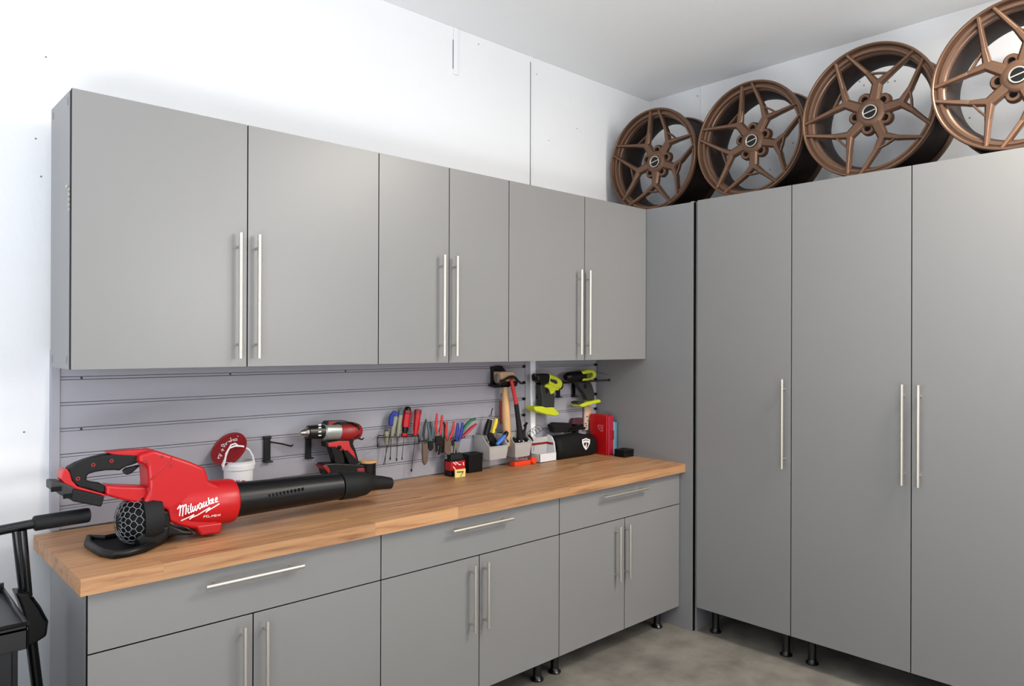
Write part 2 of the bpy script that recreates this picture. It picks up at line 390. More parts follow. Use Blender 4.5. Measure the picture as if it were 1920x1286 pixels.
# ------------------------------------------------------------------ wheels (axis X, face towards -X)
def make_wheel():
    t = thing('alloy_wheel', '', 'wheel', (0,0,0), 'bronze alloy wheels on the tall cabinets')
    lip = [(.006,.312),(.0,.309),(0,.303),(.003,.2995),(.016,.2985),(.024,.2945),(.024,.2880),(.019,.2865),(.021,.2760),(.040,.2735),(.044,.268),(.066,.266),(.079,.272),(.05,.286),(.03,.296),(.024,.312)]
    B().lathe([(h, r) for h, r in lip], ax=(1,0,0), n=96, close=True).obj('rim_lip', M_bronze, t)
    bar = [(.064,.2665),(.080,.2600),(.11,.250),(.20,.252),(.25,.270),(.275,.285),(.285,.300),(.298,.303),(.300,.312),(.288,.312),(.280,.305),(.262,.300),(.245,.285),(.19,.266),(.11,.264),(.080,.272)]
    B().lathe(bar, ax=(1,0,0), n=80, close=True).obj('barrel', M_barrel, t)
    rf = [(.262,.3035),(.275,.3125),(.297,.3125),(.3005,.306),(.298,.2995),(.284,.297)]
    B().lathe(rf, ax=(1,0,0), n=80, close=True).obj('rear_flange', M_bronze, t)
    P = lambda r, a, x: Vector((x, -r*math.cos(a), r*math.sin(a)))
    def seg(b, r0, a0, x0, w0, r1, a1, x1, w1, d0=.030, d1=.030, top=.55):
        A, E_ = P(r0, a0, x0), P(r1, a1, x1); d = E_-A; s_ = Vector((0, -d.z, d.y)).normalized(); X = Vector((1,0,0))
        vs = [A-s_*w0*top, A+s_*w0*top, A+s_*w0+X*.012, A+s_*w0*.9+X*d0, A-s_*w0*.9+X*d0, A-s_*w0+X*.012,
              E_-s_*w1*top, E_+s_*w1*top, E_+s_*w1+X*.012, E_+s_*w1*.9+X*d1, E_-s_*w1*.9+X*d1, E_-s_*w1+X*.012]
        b.add(vs, [(0,1,2,3,4,5), (11,10,9,8,7,6)]+[(i, (i+1) % 6, 6+(i+1) % 6, 6+i) for i in range(6)])
    for k in range(5):
        a = R(72*k); b = B(); g = R(30.3)
        seg(b, .040, a, .049, .028, .150, a, .045, .0230, .034, .036, .62)
        for s_ in (-1, 1):
            seg(b, .128, a-s_*R(2), .0462, .019, .196, a+s_*R(17.5), .040, .0125, .036, .034)
            seg(b, .190, a+s_*R(16.6), .0405, .0125, .300, a+s_*g, .004, .0092, .034, .034)
            # low web that closes the small triangular window at the fork
            seg(b, .181, a-s_*R(2), .046, .0050, .183, a+s_*R(12), .044, .0050, .020, .020, .8)
        b.obj('spoke', M_bronze, t, bevel=.0022)
    hb = B()
    hb.lathe([(.046,.0345),(.044,.040),(.046,.056),(.052,.066),(.085,.068),(.085,.0001)], ax=(1,0,0), n=40)
    for k in range(5):
        a = R(72*k+36); c = P(.073, a, 0)
        hb.lathe([(.086,.034),(.064,.032),(.058,.027),(.058,.0155),(.084,.0140)], (0, c.y, c.z), (1,0,0), 24, close=True)
        
    hub = hb.obj('hub', M_bronze, t)
    for k in range(5):
        c = P(.073, R(72*k+36), 0)
        B().lathe([(.072,.0001),(.072,.0140),(.08,.0138)], (0, c.y, c.z), (1,0,0), 18).obj('lug_hole', M_dark, hub)
    cc = B().lathe([(.040,.0001),(.040,.0275),(.047,.0278)], ax=(1,0,0), n=36).obj('center_cap', M_blk, t, label='black centre cap')
    B().lathe([(.041,.0345),(.0385,.0335),(.038,.0295),(.041,.0272)], ax=(1,0,0), n=36, close=True).obj('cap_ring', M_steel, cc, label='silver ring')
    B().obox((.0390, 0, 0), (.0010,0,0), (0,.028,0), (0,0,.0024)).obj('cap_bar', M_steel, cc, label='thin silver line')
    return t
w0 = make_wheel()
spec = [((3.600, 2.640), 50, 'bronze alloy wheel farthest back in the room corner, leftmost of four'),
        ((3.602, 2.006), 56, 'bronze alloy wheel second from the corner, above the single-door cabinet'),
        ((3.556, 1.372), 6, 'bronze alloy wheel third from the corner, above the double-door cabinet'),
        ((3.500, .768), 3, 'bronze alloy wheel nearest the viewer, cut off by the photo edge')]
capdir = [R(12), R(14), R(13), R(14)]
for i, ((x, y), a, lb) in enumerate(spec):
    t = w0 if i == 0 else copy_tree(w0)
    t.location = (x, y, ZT+.3127); t.rotation_euler = (-R(a), 0, 0); t['label'] = lb
    for ch in t.children:
        if ch.name.startswith('center_cap'): ch.rotation_euler = (R(a)-R(14), 0, 0)

# ------------------------------------------------------------------ leaf blower (stands along the counter, nozzle to the right)
YBL = 2.575
bl = thing('leaf_blower', 'red and black cordless leaf blower lying along the counter', 'leaf blower', (.85, YBL, ZCT))
def zc(pts, ox, oy, sc): return [(ox+x/sc, oy+y/sc) for x, y in pts]
Z1 = lambda *p_: zc(p_, 80, 820, 5.053)
def bslab(pts, half, off=0): return B().slab(pts, YBL-half+off, 2*half)
body = bslab(Z1((925,165),(1060,120),(1200,165),(1400,232),(1540,290),(1562,345),(1580,420),(1700,470),(1700,780),(1640,850),(1440,870),(1300,840),(1205,800),(1190,690),(1010,660),(950,630),(1000,540),(1010,450),(995,280),(970,262),(905,240)), .052).obj('motor_housing', M_red, bl, bevel=.014, seg=4, sm=True)
# cylinder of the fan housing
c0, c1 = onY(*Z1((1500,640))[0], YBL), onY(*Z1((1790,600))[0], YBL); ax = (c1-c0).normalized()
RH = 41*px2m(c1); CA = onY(330, 948, YBL); CB = onY(437, 938, YBL); axv = (CB-CA).normalized(); LH = (CB-CA).length
B().lathe([(0,.0001),(0,RH*.72),(.03,RH*.90),(LH*.5,RH),(LH-.02,RH*1.0),(LH-.006,RH*.96),(LH,RH*.86),(LH,.0001)], CA, axv, 48).obj('fan_housing', M_red, bl)
B().slab([(366,985),(418,978),(415,1000),(377,1005)], YBL-.055, .11).obj('foot_pad', M_red, bl, bevel=.008, seg=3)
B().tube([onY(*Z1((1225,190))[0], YBL-.0535), onY(*Z1((1020,405))[0], YBL-.0535)], .0022, 6).obj('seam_rib', M_redg, body)
for q in ((1130,185),(1215,272),(1003,493),(968,228)):
    c = onY(*Z1(q)[0], YBL-.0515); B().lathe([(0,.0001),(0,.0055),(.004,.0055)], (c.x, c.y-.001, c.z), (0,1,0), 12).obj('screw', M_dred, body)
# handle: top red strip, dark grip, tail
grip = Z1((240,298),(330,248),(420,213),(500,190),(600,168),(700,158),(925,168),(905,242),(850,262),(800,275),(755,300),(740,318),(690,312),(600,314),(500,330),(430,352),(415,395),(440,425),(560,440),(600,470),(595,515),(560,535),(430,490),(350,475),(290,430),(265,380),(250,330))
B().slab(grip, YBL-.024, .048).obj('grip', M_rub, bl, bevel=.010, seg=3, sm=True)
B().slab(Z1((600,146),(760,128),(930,118),(1060,116),(1010,180),(925,186),(700,172)), YBL-.022, .044).obj('handle_top', M_red, bl, bevel=.004)
B().slab(Z1((195,318),(238,300),(262,345),(280,410),(330,465),(560,530),(610,545),(600,565),(420,520),(290,490),(205,440),(170,395)), YBL-.030, .060).obj('tail_cap', M_red, bl, bevel=.006, seg=3)
B().slab(Z1((600,452),(720,462),(990,470),(1020,540),(960,636),(780,600),(600,552)), YBL-.032, .064).obj('lower_arm', M_red, bl, bevel=.008, seg=3)
B().slab(Z1((765,318),(800,292),(930,262),(905,290),(840,345),(800,358),(775,345)), YBL-.012, .024).obj('trigger', M_blk, bl, bevel=.004)
for q in ((478,260),(652,222),(333,390)):
    c = onY(*Z1(q)[0], YBL-.0245); B().lathe([(-.002,.0028),(-.002,.0062),(.003,.0062)], c, (0,1,0), 14).obj('grip_screw_ring', M_dred, bl)
B().slab(Z1((85,425),(180,425),(300,478),(295,560),(280,600),(150,535),(130,505),(85,510)), YBL-.040, .080).obj('battery_mount', M_dgry, bl, bevel=.004)
B().slab(Z1((285,490),(430,520),(590,560),(560,662),(275,605)), YBL-.046, .092).obj('battery_port', M_rub, bl, bevel=.005)
for q in ((130,490),(245,555)):
    c = onY(*Z1(q)[0], YBL-.041); B().box(c.x-.014, c.x+.014, YBL-.043, YBL-.036, c.z-.007, c.z+.007).obj('mount_slot', M_dark, bl, bevel=.001)
# intake basket with a honeycomb grille
IC = onY(*Z1((930,775))[0], YBL); IR = .078
prof = [(0,.0001)]; dome = B()
nx = Vector((-1,0,0)); DX = .074
pr = [(-DX*math.cos(t), IR*(.35+.65*math.sin(t)) if 0 else max(.0001, IR*math.sin(t)**.6)) for t in [i*math.pi/2/8 for i in range(9)]]
B().lathe([(h*.93, r*.93) for h, r in pr]+[(.0,.0001)], IC, (1,0,0), 28).obj('intake_core', M_dark, bl)
g = B()
def dpt(h, an):   # point on dome: h 0 (tip) .. 1 (base)
    t = h*math.pi/2; return IC+Vector((-DX*math.cos(t), IR*math.sin(t)**.6*math.cos(an), IR*math.sin(t)**.6*math.sin(an)))
NA = 18
for i in range(5):
    h0, h1, h2 = .12+.155*i, .12+.155*i+.08, .12+.155*(i+1)
    for k in range(NA):
        a0 = 2*math.pi*(k+.5*(i % 2))/NA; da = 2*math.pi/NA/2
        g.tube([dpt(h0, a0), dpt(h1, a0)], .0011, 4, False)
        g.tube([dpt(h1, a0), dpt(h2, a0-da)], .0011, 4, False); g.tube([dpt(h1, a0), dpt(h2, a0+da)], .0011, 4, False)
gr = g.obj('intake_grille', M_gryp, bl, kind='stuff', label='dark honeycomb intake grille')
B().lathe([(-.004,IR*.90),(-.008,IR*1.05),(.02,IR*1.10),(.05,IR*1.02),(.05,.0001)], IC, (1,0,0), 36).obj('intake_ring', M_rub, bl)
# black shroud, runner foot
B().slab(Z1((1000,655),(1200,705),(1215,830),(1330,880),(1430,890),(1430,930),(1200,930),(1180,985),(1080,1000),(960,1035),(900,1010),(905,900),(970,760)), YBL-.060, .120).obj('shroud', M_blk, bl, bevel=.012, seg=3, sm=True)
zf = ZCT
loop = [(165,1027),(166,1016),(180,1004),(208,998),(262,984),(318,988),(319,1004),(300,1022),(270,1036),(240,1044),(215,1048),(192,1044),(178,1036)]
lp = [onZ(x, y, zf) for x, y in loop]
lp[4].y = min(lp[4].y, YBL+.13); lp[5].y = min(lp[5].y, YBL+.12); lp[3].y = min(lp[3].y, YBL+.13); lp[2].y = min(lp[2].y, YBL+.12)
fb = B().tube([v+Vector((0,0,.0125)) for v in lp]+[lp[0]+Vector((0,0,.0125))], .0125, 10, False)
fb.obj('foot_rim', M_blk, bl)
B().prism([v+Vector((0,0,.003)) for v in lp], (0,0,.008)).obj('foot_plate', M_dark, bl)
B().slab([(255,1010),(268,1000),(318,985),(318,1003),(300,1022),(262,1030)], YBL-.07, .14).obj('foot_web', M_blk, bl, bevel=.008, seg=3)
# tube and nozzle
axs = [((430,938),33),((520,926.5),29),((560,921),28),((627,912.5),24.6),((634,911.5),24.6),((636,911.5),25.8),((664,908.5),24.8),((683,906.5),21.5),((690,905.5),17.5),((696,905),14.5),((716,905),12.6),((732,906),10.5)]
pts = [onY(*q, YBL) for q, r in axs]; rr = [r*px2m(v) for (q, r), v in zip(axs, pts)]
B().tube(pts[:5], rr[:5], 36).obj('blower_tube', M_blk, bl)
B().tube(pts[5:], rr[5:], 36).obj('nozzle', M_rub, bl)
for k in range(10):     # dark vent marks on the tube side
    x = 505+k*7.0; q = onY(x, 929-k*1.35, YBL-rr[2]*.99); B().obox(q, (.0028,0,0), (0,.003,0), (0,0,.0055)).obj('vent_mark', M_dark, bl)

def on_cyl(x, y, eps=.0012):
    """point on the fan housing's skin seen towards photo point x, y (its near side)"""
    d = ray(x, y); rr_ = RH+eps; o = CAM-CA; dp = d-axv*d.dot(axv); op = o-axv*o.dot(axv)
    a, b, c = dp.dot(dp), 2*dp.dot(op), op.dot(op)-rr_*rr_; D = b*b-4*a*c
    if D < 0: D = 0
    return CAM+d*((-b-math.sqrt(D))/(2*a))
Z9 = lambda pts: [(325+x/19.2, 925+y/19.2) for x, y in pts]
def strokes(lines, w, surf, name, mt, parent):
    """flat lettering: ribbons of width w (photo pixels) laid on a surface"""
    b = B()
    for ln in lines:
        for i in range(len(ln)-1):
            (x0, y0), (x1, y1) = ln[i], ln[i+1]; L = math.hypot(x1-x0, y1-y0) or 1; nx_, ny_ = -(y1-y0)/L*w/2, (x1-x0)/L*w/2
            ex, ey = (x1-x0)/L*w*.3, (y1-y0)/L*w*.3
            q = [(x0-ex+nx_, y0-ey+ny_), (x1+ex+nx_, y1+ey+ny_), (x1+ex-nx_, y1+ey-ny_), (x0-ex-nx_, y0-ey-ny_)]
            b.add([surf(*t_) for t_ in q], [(0,1,2,3)])
    return b.obj(name, mt, parent)
script = [[(150,560),(200,490),(245,430)],[(245,440),(250,600),(225,800)],[(260,520),(300,450),(350,430),(350,600),(330,810)],[(360,500),(410,420),(460,400),(465,560),(440,750)],
 [(540,530),(525,650),(555,715),(590,680)],[(548,450),(552,470)],[(640,375),(620,560),(640,680),(680,640)],[(705,470),(690,590),(725,650),(760,600),(795,450)],[(795,450),(785,570),(825,615),(865,540),(880,410)],
 [(1010,370),(960,350),(920,430),(915,520),(955,560),(1000,500),(1030,360)],[(1030,360),(1025,470),(1045,505),(1070,480)],[(1105,310),(1085,430),(1115,475),(1160,430),(1190,290)],[(1190,290),(1175,410),(1205,450),(1240,420)],
 [(1265,160),(1270,290),(1280,400)],[(1345,225),(1285,300),(1345,375),(1370,360)],[(1380,300),(1430,260),(1435,200),(1400,195),(1380,270),(1400,350),(1470,325)],[(1510,250),(1575,205),(1570,150),(1535,160),(1508,240),(1530,310),(1600,285)]]
strokes([Z9(l) for l in script], 2.1, on_cyl, 'lettering', M_ink, bl)
bolt = [[(290,975),(600,835),(740,760)],[(590,910),(900,760),(1310,510)],[(1190,650),(1400,530),(1650,375)],[(590,930),(740,770)],[(1180,680),(1320,520)]]
strokes([Z9(l) for l in bolt], 1.9, on_cyl, 'lettering', M_ink, bl)
fuel = [[(1090,870),(1110,800),(1160,795)],[(1100,835),(1150,828)],[(1185,850),(1195,790),(1235,785)],[(1190,850),(1240,860)],[(1270,790),(1260,850),(1330,845)],[(1370,845),(1395,785),(1440,780),(1430,810),(1385,815)],
 [(1470,830),(1480,770),(1540,765)],[(1475,800),(1530,795)],[(1475,830),(1540,825)],[(1570,765),(1565,820)],[(1600,760),(1700,800)],[(1700,740),(1610,815)]]
strokes([Z9(l) for l in fuel], .8, on_cyl, 'lettering', M_ink, bl)

# ------------------------------------------------------------------ items on and by the slat wall
def T_(name, label, cat, px_, Y, group=None):
    v = onY(px_[0], px_[1], Y); return thing(name, label, cat, v, group)
def cyl_px(x0, y0, r0, x1, y1, r1, Y, Y2=None, n=14):
    A, E_ = onY(x0, y0, Y), onY(x1, y1, Y2 or Y); return B().tube([A, E_], [r0*px2m(A), r1*px2m(E_)], n)
def tube_px(pts, r, Y, n=10, flat=1.0):
    q = [onY(x, y, Y) for x, y in pts]; rr_ = r if isinstance(r, (list, tuple)) else [r]*len(q)
    return B().tube(q, [a_*px2m(v) for a_, v in zip(rr_, q)], n, flat=flat)

# white pail
YP = 2.875; pc = onY(447, 900, YP); PB = Vector((pc.x, YP, ZCT))
pail = thing('mini_bucket', 'small white plastic bucket with a wire-style handle behind the blower', 'bucket', PB)
zr = onY(446, 863, YP).z-ZCT; pr_ = 27*px2m(pc)
B().lathe([(0,.0001),(0,pr_*.86),(.004,pr_*.88),(zr-.034,pr_*.97),(zr-.033,pr_*1.05),(zr-.014,pr_*1.06),(zr-.013,pr_*1.0),(zr-.003,pr_*1.0),(zr,pr_*1.03),(zr,pr_*.93),(zr-.02,pr_*.92),(.006,pr_*.82),(.006,.0001)], PB, (0,0,1), 40).obj('pail_body', M_white, pail)
hp = [(418,876),(422,864),(424,850),(430,840),(441,836),(455,836.5),(467,843),(474,855),(477,869),(473,878)]
B().tube([onY(x, y, YP-.03) for x, y in hp], .0036, 8).obj('bail', M_white, pail)
hp = [(416,873),(421,862),(427,846),(433,834),(441,831.5),(447,836)]
B().tube([onY(x, y, YP-.022) for x, y in hp], .0032, 8).obj('bail_strap', M_white, pail)
def on_pail(x, y):
    d = ray(x, y); o = CAM-PB; r_ = pr_*.955+.001; a, b, c = d.x*d.x+d.y*d.y, 2*(d.x*o.x+d.y*o.y), o.x*o.x+o.y*o.y-r_*r_
    return CAM+d*((-b-math.sqrt(max(0, b*b-4*a*c)))/(2*a))
strokes([[(437,904),(440,901.5)],[(441,905),(444,901),(446,903)],[(447,903),(449,900.5)],[(453,902),(459,901)],[(438,907),(446,906)]], 1.6, on_pail, 'lettering', M_rink, pail)
# red lid hanging behind the pail
lc = onY(429.5, 841.5, 2.899); rl = 35*px2m(lc)
v = (CAM-lc).normalized(); rt = v.cross(Vector((0,0,1))).normalized()*-1; upv = rt.cross(v)*1
side = RI*-.70+UP*.71; side = (side-v*side.dot(v)).normalized(); nl = (v*.70+side*.71).normalized()
lid = thing('pail_cover', 'round red bucket lid with white lettering leaning on the slat wall', 'lid', lc)
B().lathe([(-.004,.0001),(-.004,rl*.97),(-.002,rl),(.004,rl),(.005,rl*.93),(.003,rl*.90),(.003,.0001)], lc, nl, 44).obj('lid_disc', M_dred, lid)
B().lathe([(-.022,rl*.84),(-.004,rl*.84),(-.004,rl*.80),(-.022,rl*.80)], lc, nl, 40, close=True).obj('lid_skirt', mat('clear_skirt', (170,172,172), .3), lid)
def on_lid(x, y):
    d = ray(x, y); c = lc+nl*.0045; return CAM+d*((c-CAM).dot(nl)/d.dot(nl))
L2 = lambda pts: [(390+x/11.69, 800+y/11.69) for x, y in pts]
lw = [[(210,680),(260,690)],[(230,640),(225,700)],[(235,620),(290,650)],[(250,590),(310,640)],[(290,500),(350,520)],[(330,480),(300,540)],[(290,420),(370,440),(340,380),(290,400)],[(370,370),(400,400),(410,340)],
 [(450,320),(500,330)],[(490,240),(520,320)],[(440,330),(540,290)],[(550,270),(570,310),(620,300)],[(560,280),(630,260),(640,300)],[(650,200),(660,215)]]
strokes([L2(l) for l in lw], 1.2, on_lid, 'lettering', M_ink, lid)

# peg hooks
def plate(name, label, x0, x1, y0, y1, Y, peg=None, foot=True, group='black slat wall hooks'):
    t = T_(name, label, 'hook', ((x0+x1)/2, y1), Y, group)
    A, E_ = onY(x0, y0, Y), onY(x1, y1, Y)
    B().box(A.x, E_.x, Y, Y+.006, E_.z, A.z).box(A.x-.001, E_.x+.001, Y-.006, YS+.001, A.z-.012, A.z).obj('back_plate', M_blk, t, bevel=.0015)
    if foot: B().box(A.x, E_.x+.004, Y-.016, YS+.001, E_.z, E_.z+.006).obj('lower_lip', M_blk, t, bevel=.001)
    if peg: B().tube([onY(x, y, yy) for x, y, yy in peg], .0034, 8).obj('peg', M_blk, t)
    return t
plate('peg_hook', 'empty black peg hook left of the red drill', 495, 507.5, 818, 866, YS-.010, [(506,828.5,YS-.012),(528,832,YS-.05),(546,836.5,YS-.085),(549.5,833.5,YS-.09)])
plate('peg_hook', 'black hook plate under the red drill chuck', 573.5, 584, 817, 859, YS-.010, [(583,822,YS-.012),(640,816,YS-.05),(668,820.5,YS-.10),(679,824,YS-.12),(682,821,YS-.122)])

# red drill
D3 = lambda *p_: zc(p_, 555, 780, 10.72)
YD = 2.875
dr = T_('cordless_drill', 'red and black cordless drill with silver gearbox beside the slat wall', 'drill', (650, 886), YD)
dcl = [((90,335),3.5),((110,335),4.6),((185,328),7),((190,328),8.5),((240,322),10)]
B().tube([onY(*D3(q)[0], YD) for q, r in dcl], [r*px2m(onY(*D3(q)[0], YD)) for q, r in dcl], 22).obj('chuck_tip', M_chrome, dr)
dcl = [((225,322),9.8),((235,322),12.2),((400,318),13.2),((540,312),13.4)]
B().tube([onY(*D3(q)[0], YD) for q, r in dcl], [r*px2m(onY(*D3(q)[0], YD)) for q, r in dcl], 24).obj('chuck', M_dchr, dr)
for k, yy in enumerate((178, 232, 315, 385)):
    a_ = (yy-318)/150; q = onY(*D3((478, yy))[0], YD-14.1*px2m(pc)*math.sqrt(max(0, 1-a_*a_))); B().obox(q, (.0065,0,0), (0,.0015,0), (0,0,.0028)).obj('collar_mark', M_white, dr)
dcl = [((535,312),13.5),((560,312),16.0),((640,310),16.5),((840,310),15.5),((860,310),15.5)]
B().tube([onY(*D3(q)[0], YD) for q, r in dcl], [r*px2m(onY(*D3(q)[0], YD)) for q, r in dcl], 28).obj('gearbox', mat('cast_gearbox', (158,164,160), .35, .6), dr)
dcl = [((845,315),15.6),((860,315),16.6),((1150,310),16.4),((1240,305),14.5),((1275,305),11.5),((1290,305),6)]
B().tube([onY(*D3(q)[0], YD) for q, r in dcl], [r*px2m(onY(*D3(q)[0], YD)) for q, r in dcl], 28).obj('motor_housing', M_dred, dr)
B().slab(D3((1140,135),(1200,125),(1260,170),(1290,260),(1285,380),(1240,440),(1190,460),(1200,400),(1240,330),(1225,220),(1180,175)), YD-.037, .074).obj('end_cap', M_blk, dr, bevel=.005)
B().slab(D3((650,100),(1030,92),(1080,150),(1090,190),(960,210),(860,160),(640,230),(600,160)), YD-.022, .044).obj('top_cover', M_blk, dr, bevel=.005)
B().slab(D3((660,108),(840,100),(820,128),(700,180),(640,230)), YD-.0225, .045).obj('top_strip', M_dred, dr, bevel=.002)
B().slab(D3((590,520),(700,510),(1100,430),(1180,440),(1150,560),(1200,680),(1255,880),(1275,950),(1080,990),(1030,870),(970,740),(955,700),(930,700),(965,830),(985,960),(790,965),(760,830),(700,650),(600,620)), YD-.020, .040).obj('handle', M_blk, dr, bevel=.006, seg=3, label='black overmoulded handle')
B().slab(D3((640,545),(860,505),(1070,500),(1100,620),(1170,720),(1220,880),(1130,790),(1030,690),(965,700),(950,660),(900,700),(860,690),(800,620),(660,625)), YD-.0225, .045).obj('handle_shell', M_redg, dr, bevel=.003)
B().slab(D3((835,600),(910,595),(925,650),(870,690),(830,650)), YD-.025, .05).obj('trigger', M_dark, dr, bevel=.002)
B().slab(D3((560,960),(790,950),(1100,965),(1390,985),(1410,1150),(1380,1200),(620,1200)), YD-.032, .064).obj('battery', M_blk, dr, bevel=.005)
B().slab(D3((530,1000),(620,985),(680,1060),(700,1140),(650,1150)), YD-.034, .068).obj('battery_latch', M_dred, dr, bevel=.003)
B().slab(D3((1230,1060),(1370,1040),(1400,1120),(1240,1130)), YD-.034, .068).obj('battery_latch', M_dred, dr, bevel=.003)
strokes([D3((915,360),(990,330),(1085,260)), D3((935,375),(1010,330),(1060,320))], 1.4, lambda x, y: onY(x, y, YD-.0315), 'emblem', M_ink, dr)

# jar behind the drill
jc = onY(689.5, 890, 2.87); J = Vector((jc.x, 2.87, ZCT)); jz = onY(689.5, 867, 2.87).z-ZCT; jr = 15.5*px2m(jc)
jar = thing('jar', 'short black jar with a pale wooden lid right of the red drill', 'jar', J)
B().lathe([(0,.0001),(0,jr*.93),(.003,jr*.96),(jz,jr*.96),(jz,.0001)], J, (0,0,1), 32).obj('jar_body', M_blk, jar)
B().lathe([(jz,.0001),(jz,jr*1.04),(jz+.004,jr*1.08),(jz+.009,jr*1.06),(jz+.011,.0001)], J, (0,0,1), 32).obj('lid', M_tan, jar, label='pale wooden lid')

# wire tool rack
YR = YS-.075
rk = T_('wire_tool_rack', 'black wire rack holding screwdrivers and pliers on the slat wall', 'tool rack', (745, 838), YR)
def wire(b, pts, r=.0021): b.tube([onY(x, y, Y) for x, y, Y in pts], r, 6)
b = B()
for pts in ([(707.5,820.5,YR),(785,817,YR)], [(707.8,838,YR),(785,831.5,YR)], [(707.5,820.5,YR),(707.8,838,YR)], [(785,817,YR),(785,831.5,YR)],
            [(709,816.5,YS),(784,814,YS)], [(707.5,820.5,YR),(710,816.5,YS)], [(785,817,YR),(782,814,YS)], [(707.8,838,YR),(710,832,YS)]): wire(b, pts)
b.obj('frame', M_blk, rk)
b = B()
for pts in ([(786,826,YR),(832,823,YR)], [(786,829,YR),(832,826,YR)], [(786,826,YR),(789,822,YS)], [(832,823,YR),(829,819,YS)], [(832,823,YR),(872,820,YR)], [(872,820,YR),(868,816,YS)]): wire(b, pts)
b.obj('plier_rail', M_blk, rk)
for x in (722, 735, 748, 760, 772): wire(bb := B(), [(x,820,YR),(x+1.5,815.5,YS)]); bb.obj('cross_wire', M_blk, rk)
def driver(label, top, bot, r, mt, tip, band=None, shank_r=.9, tipr=0, Y=None):
    Y = Y or (YR+.03); t = T_('screwdriver', label, 'screwdriver', bot, Y, 'screwdrivers in the wire rack')
    A, E_ = onY(*top, Y), onY(*bot, Y); d = E_-A; k = px2m(A)
    fr = [0,.04,.15,.45,.75,.88,1]; rs = [.45,.8,1,.93,.86,.62,.7]
    B().tube([A+d*f_ for f_ in fr], [r*k*q for q in rs], 14).obj('handle', mt, t)
    if band:
        for f0, f1, mb, sc in band: B().tube([A+d*f0, A+d*f1], [r*k*sc]*2, 14).obj('handle_band', mb, t)
    T2 = onY(*tip, Y); B().tube([E_-d*.02, T2], shank_r*.5*k, 6).obj('shank', M_dchr, t)
    if tipr: B().tube([T2-(T2-E_).normalized()*.012, T2], tipr*.5*k, 8).obj('tip', M_dark, t)
    return t
driver('stubby khaki screwdriver leftmost in the wire rack', (724.5,807), (724.5,833), 4.6, M_grip, (722,871), [(-.02,.06,M_dgry,.8)], 1.1)
driver('khaki-handled screwdriver with blue end, second from left in the rack', (742.5,776), (733.5,822), 5, M_grip, (731.5,862), [(-.03,.10,M_blue,1.05)], 1.4, 2.6)
driver('khaki-handled screwdriver with slate blue cap, third from left in the rack', (751.5,770), (745.5,820), 4.8, M_grip, (743.5,864), [(-.03,.16,M_teal,1.12)], 1.4, 2.6)
driver('big red screwdriver with black top and collar in the rack', (765,762), (757.5,820), 7, M_blk, (753.5,862), [(.24,.66,M_red,1.04),(.13,.22,M_dred,1.02),(.86,1.0,M_red,.85)], 1.2, 2)
driver('all-red screwdriver at the right end of the wire rack', (784,767), (778.5,817), 6.6, M_red, (771,884), [(.02,.2,M_dred,1.06)], 1.1, 3)
hk = T_('hex_key_loop', 'dark blue loop-handled hex key set at the left of the rack', 'hex key', (733, 798), YR+.03)
B().slab([(731,797),(732,785),(734,777),(740,771),(746,771),(744,776),(739,780),(738,790),(737.5,799)], YR+.022, .016).obj('handle', M_blue, hk, bevel=.003)
tube_px([(735,798),(727,835),(719,872)], .7, YR+.03).obj('shank', M_dchr, hk)

def pliers(label, hl, hr, pivot, jaws, mt, mt2=None, r=3.0, Y=None, jm=None, name='pliers'):
    Y = Y or (YR-.006); t = T_(name, label, 'pliers', pivot, Y, 'pliers hung on the wire rack')
    n = len(hl); tp = lambda m_: [r*.7]+[r]*(m_-2)+[r*.6]
    tube_px(hl, tp(n), Y, 10, .8).obj('handle', mt, t); tube_px(hr, tp(len(hr)), Y+.004, 10, .8).obj('handle', mt2 or mt, t)
    A = onY(*pivot, Y); B().lathe([(-.007,.0001),(-.007,3.4*px2m(A)),(.007,3.4*px2m(A)),(.007,.0001)], A, (0,1,0), 14).obj('pivot', jm or M_dchr, t)
    B().slab(jaws, Y-.006, .012).obj('jaws', jm or M_dchr, t, bevel=.001)
    return t
pliers('dark green-handled pliers hung first on the rail, tan jaws hanging low', [(799,786),(796,800),(794,815),(796,828)], [(806,791),(808,803),(808,815),(801,830)], (797.5,834),
       [(793,832),(802,832),(803,856),(801,868),(797,872),(794,866),(793,850)], M_dgry, M_dgry, 2.6, jm=M_brown)
pliers('slate blue-handled pliers beside the dark green pair', [(803,790),(803,800),(806,815),(806,826)], [(808.5,792),(811,803),(810.5,815),(808,827)], (808,831),
       [(804,829),(812,829),(813,840),(808,846),(804,840)], M_teal, M_teal, 3)
pliers('tall red-handled pliers standing above the others, curved jaws', [(819.5,775),(818.5,788),(817,800),(820,814)], [(829,778),(828,790),(827,803),(824,816)], (822.5,820),
       [(818,818),(828,817),(832,830),(828,848),(823,853),(826,838),(822,832),(822,845),(819,848)], M_redg, None, 2.9)
pliers('green and grey handled snips between the red pliers', [(826,800),(824.5,808),(827,818),(830,824)], [(832,791),(834,800),(834,812),(832,824)], (831.5,828),
       [(828,826),(835,826),(834,846),(830,850)], M_green, M_dgry, 2.6, Y=YR+.012)
pliers('red straight-handled pliers with rusty knurled jaws', [(838.5,790.5),(837,802),(836,814),(839,824)], [(851,789.5),(850,802),(847,814),(842,824)], (840.5,827),
       [(835,826),(846,826),(846,848),(843,853),(837,851),(834,846)], M_redg, None, 2.7, jm=M_brown)
pliers('royal blue-handled pliers with fine pointed tips', [(858.5,793),(857.5,806),(856,818),(856,827)], [(867,792),(866,806),(863,818),(860,828)], (858,830),
       [(853,828),(863,828),(859,848),(857,850),(855,840),(853,850),(851,850)], M_blue, None, 3.4, jm=M_metal)
